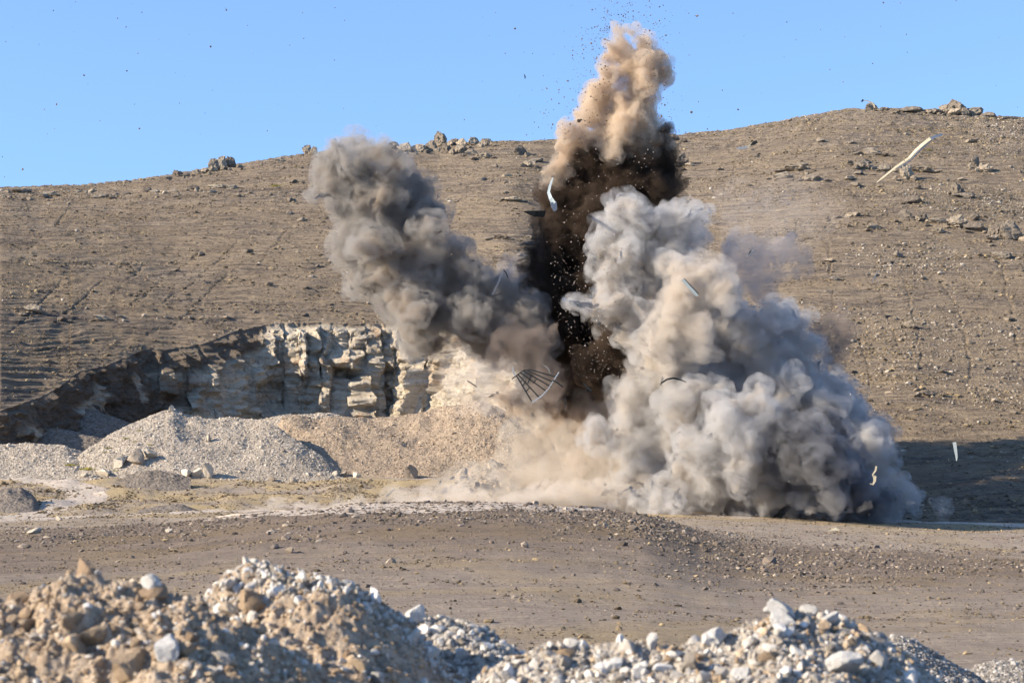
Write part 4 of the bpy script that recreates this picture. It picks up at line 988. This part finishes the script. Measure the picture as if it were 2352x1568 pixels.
smoke("dust_wisp", fill([(1190, 640, 40), (1230, 690, 46), (1170, 620, 30)], 9, 1, 2), 226, 0.3, [(0.7, 3, 'b')], [(0.3, 1.2, 'f')], mat_smoke("dark_thin_smoke", (0.6, 0.58, 0.58), 0.28), "thin dark smoke veil between the left plume and the column", 64, "smoke")
smoke("dust_wisp", [(1060, 830, 50, 30), (1120, 850, 56, 28), (1090, 900, 50, 30), (1160, 900, 50, 26), (1140, 930, 40, 26), (1050, 870, 30, 32)], 225, 0.4, [(0.9, 3.6, 'b')], [(0.4, 1.4, 'f')], mat_smoke("quarry_dust", (0.86, 0.78, 0.68), 0.18), "light dust veil in front of the quarry's right end", 65, "dust")
smoke("dust_wisp", fill([(1200, 790, 56), (1250, 770, 46), (1230, 850, 50), (1170, 850, 44), (1150, 800, 40)], 10, 1, 2), 213, 0.3, [(0.9, 3.6, 'b')], [(0.4, 1.4, 'f')], mat_smoke("brown_veil", (0.45, 0.38, 0.33), 0.30, scale=0.4), "thin brown veil of dust tying the left plume to the column's foot", 66, "dust")
# ground hugging dust
gd_pts = []
r2 = random.Random(8)
for px in range(380, 1480, 15):
    k = (px-430)/1050; r = 15+34*k*r2.uniform(0.7, 1.2); py = np.interp(px, [430, 700, 1000, 1250, 1480], [1182, 1166, 1148, 1140, 1150])
    gd_pts.append((px, py, r, r2.uniform(-3, 4)))
smoke("ground_dust", gd_pts, 207, 0.3, [(0.5, 2.4, 'b')], [(0.25, 1.0, 'f')], S_HAZE, "pale dust rolling low over the road left of the blast", 71, "dust", zscale=0.55, lumps=(4, 2))
gd2 = [(px, 1172+5*math.sin(px/60)+px*0.012-18, r2.uniform(9, 17), r2.uniform(-16, -4)) for px in range(1380, 2200, 11)]
smoke("ground_dust", gd2, 207, 0.28, [(0.5, 2.4, 'b')], [(0.3, 1.2, 'f')], mat_smoke("skirt_dust", (0.9, 0.85, 0.79), 0.22, scale=0.4), "pale dust skirt along the foot of the big cloud", 72, "dust", zscale=0.7, lumps=(3, 2))
shade_tinted = [(1835, 1000, 56, -14), (1895, 1045, 60, -15), (1850, 1090, 50, -14), (1945, 1100, 50, -12), (1790, 1080, 46, -13), (1995, 1125, 38, -9), (1900, 980, 50, -10), (1960, 1040, 44, -9), (1920, 1140, 40, -12), (2040, 1145, 26, -8)]  # separate puffs coloured dark for the cloud's shaded lower right
smoke("smoke_cloud", fill(shade_tinted, 14, 1, 4), 211, 0.2, L1, L2, S_SHADE, "smoke coloured dark for shade at the lower right corner of the grey cloud", 46, fringe=F_SHADE, grow=0.84)
puff = [(1590, 645, 44, -6), (1635, 690, 40, -7), (1560, 690, 40, -6), (1520, 740, 42, -6), (1500, 800, 36, -5), (1530, 840, 42, -6), (1590, 760, 40, -6), (1480, 850, 26, -4), (1550, 610, 26, -5)]
smoke("smoke_puff", puff, 211, 0.2, L1, L2, mat_smoke("cream_smoke", (0.78, 0.725, 0.65), 1.2, floor=0.1, col2=(0.73, 0.65, 0.545)), "cream and tan sunlit puffs in the middle of the grey cloud", 44, fringe=mat_smoke("cream_fringe", (0.76, 0.71, 0.64), 0.5))

# ================================================================== FLYING DEBRIS
M_CREAM = mat_plain("cream_sheet_metal", (0.46, 0.405, 0.28), 0.5, 0.0, 0.25, 2.0)
M_GALV = mat_plain("galvanised_metal", (0.33, 0.34, 0.34), 0.7, 0.0, 0.3, 3.0)
M_DKMET = mat_plain("dark_steel", (0.022, 0.024, 0.024), 0.8, 0.0, 0.3, 3.0)
M_PALEB = mat_plain("pale_blue_panel", (0.33, 0.375, 0.375), 0.5, 0.0, 0.3, 2.0)
M_RUST = mat_plain("grey_angle_iron", (0.20, 0.20, 0.21), 0.5, 0.4, 0.3, 3.0)

def sweep(name, pts, widths, thick, mat, parent=None, side=None, fold=0.0, flange=0.0):
    """a bent strip or bar: pts (px,py,Y); widths in photo units; optional folded edge"""
    P_ = [W(*p) for p in pts]; n = len(P_); bm = bmesh.new(); rings = []
    if not hasattr(widths, '__len__'): widths = [widths]*n
    for i, p in enumerate(P_):
        t = (P_[min(i+1, n-1)]-P_[max(i-1, 0)]).normalized(); view = (p-Vector((0, 0, CAM_Z))).normalized()
        s = t.cross(view).normalized() if side is None else (side-t*side.dot(t)).normalized()
        d = (t.cross(s)).normalized(); w = U(widths[i], p.y)/2
        s2 = (s*math.cos(fold)+d*math.sin(fold)); d2 = t.cross(s2).normalized()
        c = [p-s2*w-d2*thick, p+s2*w-d2*thick, p+s2*w+d2*thick, p-s2*w+d2*thick]
        if flange: 
            f = flange*w*2; c = [p-s2*w, p+s2*w, p+s2*w+d2*f, p+s2*(w-2*thick)+d2*f, p+s2*(w-2*thick)+d2*2*thick, p-s2*w+d2*2*thick]
        rings.append([bm.verts.new(q) for q in c])
    m = len(rings[0])
    for a, b in zip(rings[:-1], rings[1:]):
        for k in range(m): bm.faces.new((a[k], a[(k+1) % m], b[(k+1) % m], b[k]))
    bm.faces.new(rings[0][::-1]); bm.faces.new(rings[-1]); bmesh.ops.recalc_face_normals(bm, faces=bm.faces)
    me = bpy.data.meshes.new(name); bm.to_mesh(me); bm.free()
    return link(name, me, mat, parent)
def empty(name, loc):
    o = bpy.data.objects.new(name, None); COL.objects.link(o); o.location = loc; return o
def adopt(parent, *kids):
    for k in kids: k.parent = parent; k.matrix_parent_inverse = Matrix.Translation(-parent.location)

YD = 186
# long cream strip, top right
root = empty("bent_metal_strip", W(2085, 370, 190)); tag(root, "long bent cream metal strip flying in front of the right hill", "metal strip")
adopt(root, sweep("strip_body", [(2014, 419, 190), (2030, 406, 190), (2060, 382, 190.3), (2088, 363, 190.5), (2104, 345, 190.2), (2120, 331, 190), (2137, 318, 190)], [1.5, 4, 5.5, 5.5, 7, 8, 8], 0.015, M_CREAM, fold=-0.55),
      sweep("folded_flange", [(2062, 386, 190.2), (2092, 368, 190.4), (2108, 350, 190.1), (2138, 323, 190)], [2, 3, 4, 3], 0.015, M_GALV, fold=0.5),
      sweep("bent_tip", [(2137, 319, 190), (2150, 313, 190.3), (2165, 309, 190.6)], [7, 6, 5], 0.015, M_GALV, fold=-0.2))
# lattice grille
root = empty("metal_grille", W(1225, 880, 190)); tag(root, "twisted dark metal window grille fanned out in the air before the blast", "grille")
Yg = 190
fan = [((1186, 862), (1221, 921)), ((1189, 859), (1238, 912)), ((1196, 856), (1256, 899)), ((1203, 852), (1266, 888)), ((1210, 850), (1268, 876)), ((1215, 848), (1279, 866))]
for (a, b) in fan: adopt(root, sweep("bar", [(*a, Yg), (*b, Yg-0.3)], 3.3, 0.06, M_DKMET))
for (a, b) in [((1200, 888), (1208, 874)), ((1208, 899), (1216, 890)), ((1212, 881), (1220, 861)), ((1224, 880), (1233, 870)), ((1195, 878), (1199, 874))]: adopt(root, sweep("cross_bar", [(*a, Yg-0.1), (*b, Yg-0.15)], 2.6, 0.05, M_DKMET))
adopt(root, sweep("frame_rail", [(1222, 924, Yg-0.3), (1244, 909, Yg-0.35), (1260, 892, Yg-0.4), (1271, 874, Yg-0.4), (1284, 854, Yg-0.3)], [4, 3.4, 2.6, 3, 3], 0.04, M_GALV),
      sweep("frame_rail", [(1270, 873, Yg-0.5), (1282, 880, Yg-0.5), (1293, 889, Yg-0.5)], 3.5, 0.04, M_DKMET),
      sweep("frame_rail", [(1176, 870, Yg), (1190, 860, Yg), (1203, 850, Yg), (1216, 850, Yg)], 2.5, 0.04, M_DKMET),
      sweep("frame_rail", [(1177, 842, Yg), (1180, 856, Yg), (1184, 864, Yg)], [3, 4, 2.5], 0.04, M_GALV))
def thing(name, pts, w, th, mat, label, cat, **kw): return tag(sweep(name, pts, w, th, mat, **kw), label, cat)
root = empty("curved_panel", W(1270, 445, 213)); tag(root, "curved white and pale blue metal panel at the left edge of the column", "metal panel")
adopt(root, sweep("panel_sheet", [(1270, 408, 214), (1263, 428, 213.5), (1260, 442, 213), (1265, 456, 207.7), (1272, 468, 207.6)], [3, 6, 7, 9, 12], 0.02, M_PALEB, fold=0.3),
      sweep("lower_sheet", [(1271, 464, 207.6), (1273, 475, 207.7), (1276, 484, 207.9)], [15, 14, 8], 0.02, M_GALV, fold=-0.3))
thing("dark_panel", [(1204, 486, 214), (1228, 491, 214), (1252, 491, 214.5)], [3, 16, 16], 0.03, M_DKMET, "dark ribbed metal panel sticking out left of the black column", "metal panel", fold=0.5)
root = empty("angle_iron", W(1140, 650, 192)); tag(root, "thin grey angle iron bent like a hook before the left plume", "metal bar")
adopt(root, sweep("long_bar", [(1131, 677, 192), (1146, 646, 192), (1156, 620, 192)], 3.2, 0.03, M_RUST, flange=0.5), sweep("bent_end", [(1156, 619, 192), (1162, 626, 192.2), (1167, 638, 192.4)], 2.4, 0.03, M_DKMET), sweep("foot_bar", [(1124, 677, 192), (1134, 679, 192), (1144, 677, 192), (1150, 673, 192)], 2.4, 0.03, M_DKMET))
root = empty("metal_channel", W(1585, 660, 178)); tag(root, "short pale galvanised channel flying before the cream smoke", "metal bar")
adopt(root, sweep("channel_web", [(1568, 642, 178), (1584, 660, 178), (1602, 679, 178)], 7, 0.03, M_PALEB, flange=0.5), sweep("channel_painted_shade", [(1571, 640, 178), (1587, 657, 178), (1605, 676, 178)], 3, 0.03, M_DKMET))  # second strip paints the channel's shaded side in a dark colour
thing("bent_strip", [(1518, 880, 190), (1532, 871, 190), (1547, 868, 190), (1560, 871, 190.3), (1576, 877, 190.5)], [3.5, 4, 4.5, 3.5, 1.5], 0.03, M_DKMET, "dark strip bent like a bird's wings before the pale smoke", "metal strip")
thing("metal_scrap", [(1718, 587, 190), (1728, 580, 190), (1736, 574, 190)], [3, 3, 2.5], 0.02, M_GALV, "small folded scrap before the thin dust on the right", "metal scrap", flange=0.6)
thing("metal_scrap", [(1719, 585, 190.2), (1723, 579, 190.2), (1726, 574, 190.2)], [2.5, 3, 1.5], 0.02, M_DKMET, "dark splinter beside the small folded scrap on the right", "metal scrap")
root = empty("forked_rod", W(2010, 635, 195)); tag(root, "thin forked rod flying over the right slope", "metal rod")
adopt(root, sweep("rod", [(2003, 648, 195), (2010, 634, 195), (2019, 620, 195)], 2.0, 0.03, M_RUST), sweep("rod", [(2010, 634, 195), (2014, 642, 195), (2018, 652, 195)], 1.6, 0.03, M_RUST))
root = empty("folded_sheet", W(1715, 334, 195)); tag(root, "grey sheet scrap folded in two, flying over the hill right of the column", "metal scrap")
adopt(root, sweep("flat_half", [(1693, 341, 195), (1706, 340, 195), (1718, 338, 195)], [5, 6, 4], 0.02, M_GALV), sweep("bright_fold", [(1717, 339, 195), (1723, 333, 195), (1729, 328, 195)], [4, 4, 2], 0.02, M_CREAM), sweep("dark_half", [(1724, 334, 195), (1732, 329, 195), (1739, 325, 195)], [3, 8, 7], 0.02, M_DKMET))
root = empty("bent_rod", W(1995, 235, 200)); tag(root, "thin bent rod against the sky above the right hilltop", "metal rod")
adopt(root, sweep("rod", [(1984, 231, 200), (1993, 232, 200), (2002, 236, 200), (2007, 240, 200), (2009, 248, 200)], [1.5, 2, 3, 3, 2], 0.02, M_CREAM), sweep("dark_tip", [(1979, 234, 200), (1983, 229, 200)], 4, 0.03, M_DKMET))
thing("crumpled_strip", [(2013, 1070, 190), (2011, 1080, 190), (2004, 1090, 190), (2009, 1094, 190), (2009, 1104, 190), (2005, 1112, 190), (1998, 1110, 190)], [4, 4, 3, 8, 6, 4, 2], 0.02, M_CREAM, "crumpled cream strip lit up before the dark right smoke", "metal strip")
thing("torn_strip", [(2192, 1015, 200), (2195, 1035, 200), (2197, 1048, 200), (2197, 1058, 200)], [8, 7, 5, 2], 0.02, M_PALEB, "torn pale strip hanging in the shadow at the far right", "metal strip")
thing("bent_strip", [(1340, 878, 190), (1345, 886, 190), (1352, 892, 190), (1359, 898, 190)], [2, 4, 5, 4], 0.03, M_DKMET, "dark curved scrap at the edge between tan dust and grey cloud", "metal scrap")
thing("metal_scrap", [(1298, 912, 190), (1299, 924, 190), (1301, 936, 190)], [2, 3, 1.2], 0.03, M_DKMET, "thin upright splinter below the grille", "metal scrap")
thing("metal_scrap", [(1073, 874, 201), (1083, 880, 201), (1095, 888, 201)], [2, 2.4, 2], 0.03, M_DKMET, "thin dark rod before the quarry face", "metal rod")
thing("metal_scrap", [(1206, 181, 200), (1206, 176, 200), (1204, 171, 200)], [2, 3, 1.2], 0.02, M_DKMET, "small dark sliver high in the sky left of the column", "metal scrap")
thing("wire", [(1247, 838, 190), (1254, 841, 190), (1260, 848, 190), (1263, 855, 190)], 1.2, 0.02, M_GALV, "thin curled wire above the grille", "wire")
def flatpiece(px, py, w, label, mat):
    Yv = ground_Y_at(px, py); p = Vector(on_ground(px, Yv)); s = U(w, Yv)/2; bm = bmesh.new()
    vs = [(-1, -0.5, 0.05), (-0.3, 0.6, 0.25), (0.5, 0.7, 0.7), (1, -0.4, 0.15)]
    a = [bm.verts.new(v) for v in vs]; b = [bm.verts.new((x, y, z+0.06)) for x, y, z in vs]
    bm.faces.new(a[::-1]); bm.faces.new(b)
    for k in range(4): bm.faces.new((a[k], a[(k+1) % 4], b[(k+1) % 4], b[k]))
    me = bpy.data.meshes.new("sheet_scrap"); bm.to_mesh(me); bm.free(); o = link("sheet_scrap", me, mat); o.location = p+Vector((0, 0, 0.05)); o.scale = (s, s, s*0.8); tag(o, label, "metal scrap")
flatpiece(1178, 1158, 30, "white sheet scrap lying just behind the low rise in mid field", M_PALEB)
flatpiece(1912, 1220, 26, "pale strip lying on the open field at right", M_CREAM)

# clods in the air
M_CLOD = mat_stone("brown_clod", [(0.0, (0.10, 0.075, 0.055)), (1.0, (0.24, 0.16, 0.11))], 3, 0.05)
M_CHIP = mat_stone("pale_chip", [(0.0, (0.16, 0.12, 0.10)), (0.6, (0.36, 0.29, 0.23)), (1.0, (0.66, 0.58, 0.50))], 3, 0.05)
def shp(mat, seed):
    out = []
    for k in range(5):
        V, F = rock(2, seed+k, cuts=6, rough=0.35); m_ = np_mesh("clod_shape", V, F); m_.materials.append(mat); out.append(m_)
    return out
CL, CH = shp(M_CLOD, 900), shp(M_CHIP, 920)
rc = random.Random(21)
air = []
for k in range(900):    # swarm round the column top
    py = rc.uniform(0, 330); side = rc.random()
    if side < 0.62: px = 1400-abs(rc.gauss(0, 1))*(18+0.26*py); 
    else: px = 1470+abs(rc.gauss(0, 1))*(26+0.12*py)
    if py < 60: px = 1440+rc.gauss(0, 48)
    air.append((px, py, rc.lognormvariate(0.12, 0.38), rc.uniform(196, 228)))
for k in range(150):    # sparse over the sky and hill
    air.append((rc.uniform(0, 2352), rc.uniform(0, 420), rc.lognormvariate(0.1, 0.35), rc.uniform(150, 215)))
air += [(1329, 278, 5.5, 205), (1357, 222, 2.5, 205), (1602, 37, 3.5, 205), (1695, 252, 3, 205), (1370, 230, 3, 204), (1310, 285, 3, 204), (484, 107, 3, 190), (130, 240, 2.6, 190), (193, 173, 3, 190), (291, 163, 2.4, 190), (52, 389, 3, 190), (320, 295, 2.6, 190), (520, 23, 2.6, 190), (1648, 300, 2.6, 205), (1183, 66, 3, 190)]
air.sort(key=lambda a: -a[2])
for (px, py, r, Y) in air[:170]:
    o = link("dirt_clod", rc.choice(CL)); s = U(r, Y); o.scale = (s, s*0.9, s*rc.uniform(0.8, 1.3)); o.location = W(px, py, Y); o.rotation_euler = tuple(rc.uniform(0, 6.28) for _ in range(3))
    reg = "far left sky" if px < 600 else ("sky above the left plume" if px < 1150 else ("air left of the column" if px < 1400 else ("air right over the column" if px < 1500 else ("air right of the column" if px < 1750 else "sky over the right hill"))))
    tag(o, "%s dark dirt clod in the %s, %s" % ("tiny" if r < 1.6 else ("small" if r < 2.2 else "larger"), reg, ("at the very top" if py < 60 else "high up" if py < 140 else "midway up" if py < 230 else "near the skyline" if py < 330 else "before the hillside")), "dirt clod", "dirt clods in the air")
P = np.array([W(a[0], a[1], a[3])[:] for a in air[170:]]); S = np.array([U(a[2], a[3]) for a in air[170:]])
tag(scatter("flying_dirt", ROCK_TINY, P, S, M_CLOD, 91, 2.0), "swarm of tiny dirt specks round the top of the column", "dirt", kind='stuff')
chips = []
for k in range(850):
    py = 330+rc.random()**0.8*540; c = np.interp(py, [330, 450, 600, 750, 870], [1400, 1410, 1340, 1350, 1380]); w = np.interp(py, [330, 450, 600, 750, 870], [100, 110, 80, 70, 50])
    chips.append((c+rc.uniform(-1, 1)*w, py, rc.lognormvariate(-0.3, 0.5), rc.uniform(198, 209)))
for k in range(160): chips.append((rc.uniform(760, 2200), rc.uniform(400, 1220), rc.lognormvariate(0.05, 0.35), rc.uniform(185, 200)))
chips.sort(key=lambda a: -a[2])
for (px, py, r, Y) in chips[:120]:
    o = link("stone_chip", rc.choice(CH)); s = U(r, Y); o.scale = (s, s*0.9, s*rc.uniform(0.8, 1.3)); o.location = W(px, py, Y); o.rotation_euler = tuple(rc.uniform(0, 6.28) for _ in range(3))
    reg = "left plume" if px < 1150 else ("left side of the dark column" if px < 1340 else ("middle of the dark column" if px < 1430 else ("right side of the dark column" if px < 1560 else ("grey cloud" if px < 1950 else "shadow at the right"))))
    tag(o, "%s pale stone chip flying before the %s, %s" % ("tiny" if r < 1.6 else ("small" if r < 2.1 else "larger"), reg, ("near its top" if py < 420 else "upper part" if py < 540 else "middle" if py < 700 else "lower part" if py < 900 else "near the ground")), "stone chip", "pale stone chips in the air")
P = np.array([W(a[0], a[1], a[3])[:] for a in chips[120:]]); S = np.array([U(a[2], a[3]) for a in chips[120:]])
tag(scatter("flying_chips", ROCK_TINY, P, S, M_CHIP, 93, 2.0), "swarm of tiny pale chips before the black column", "stone chips", kind='stuff')
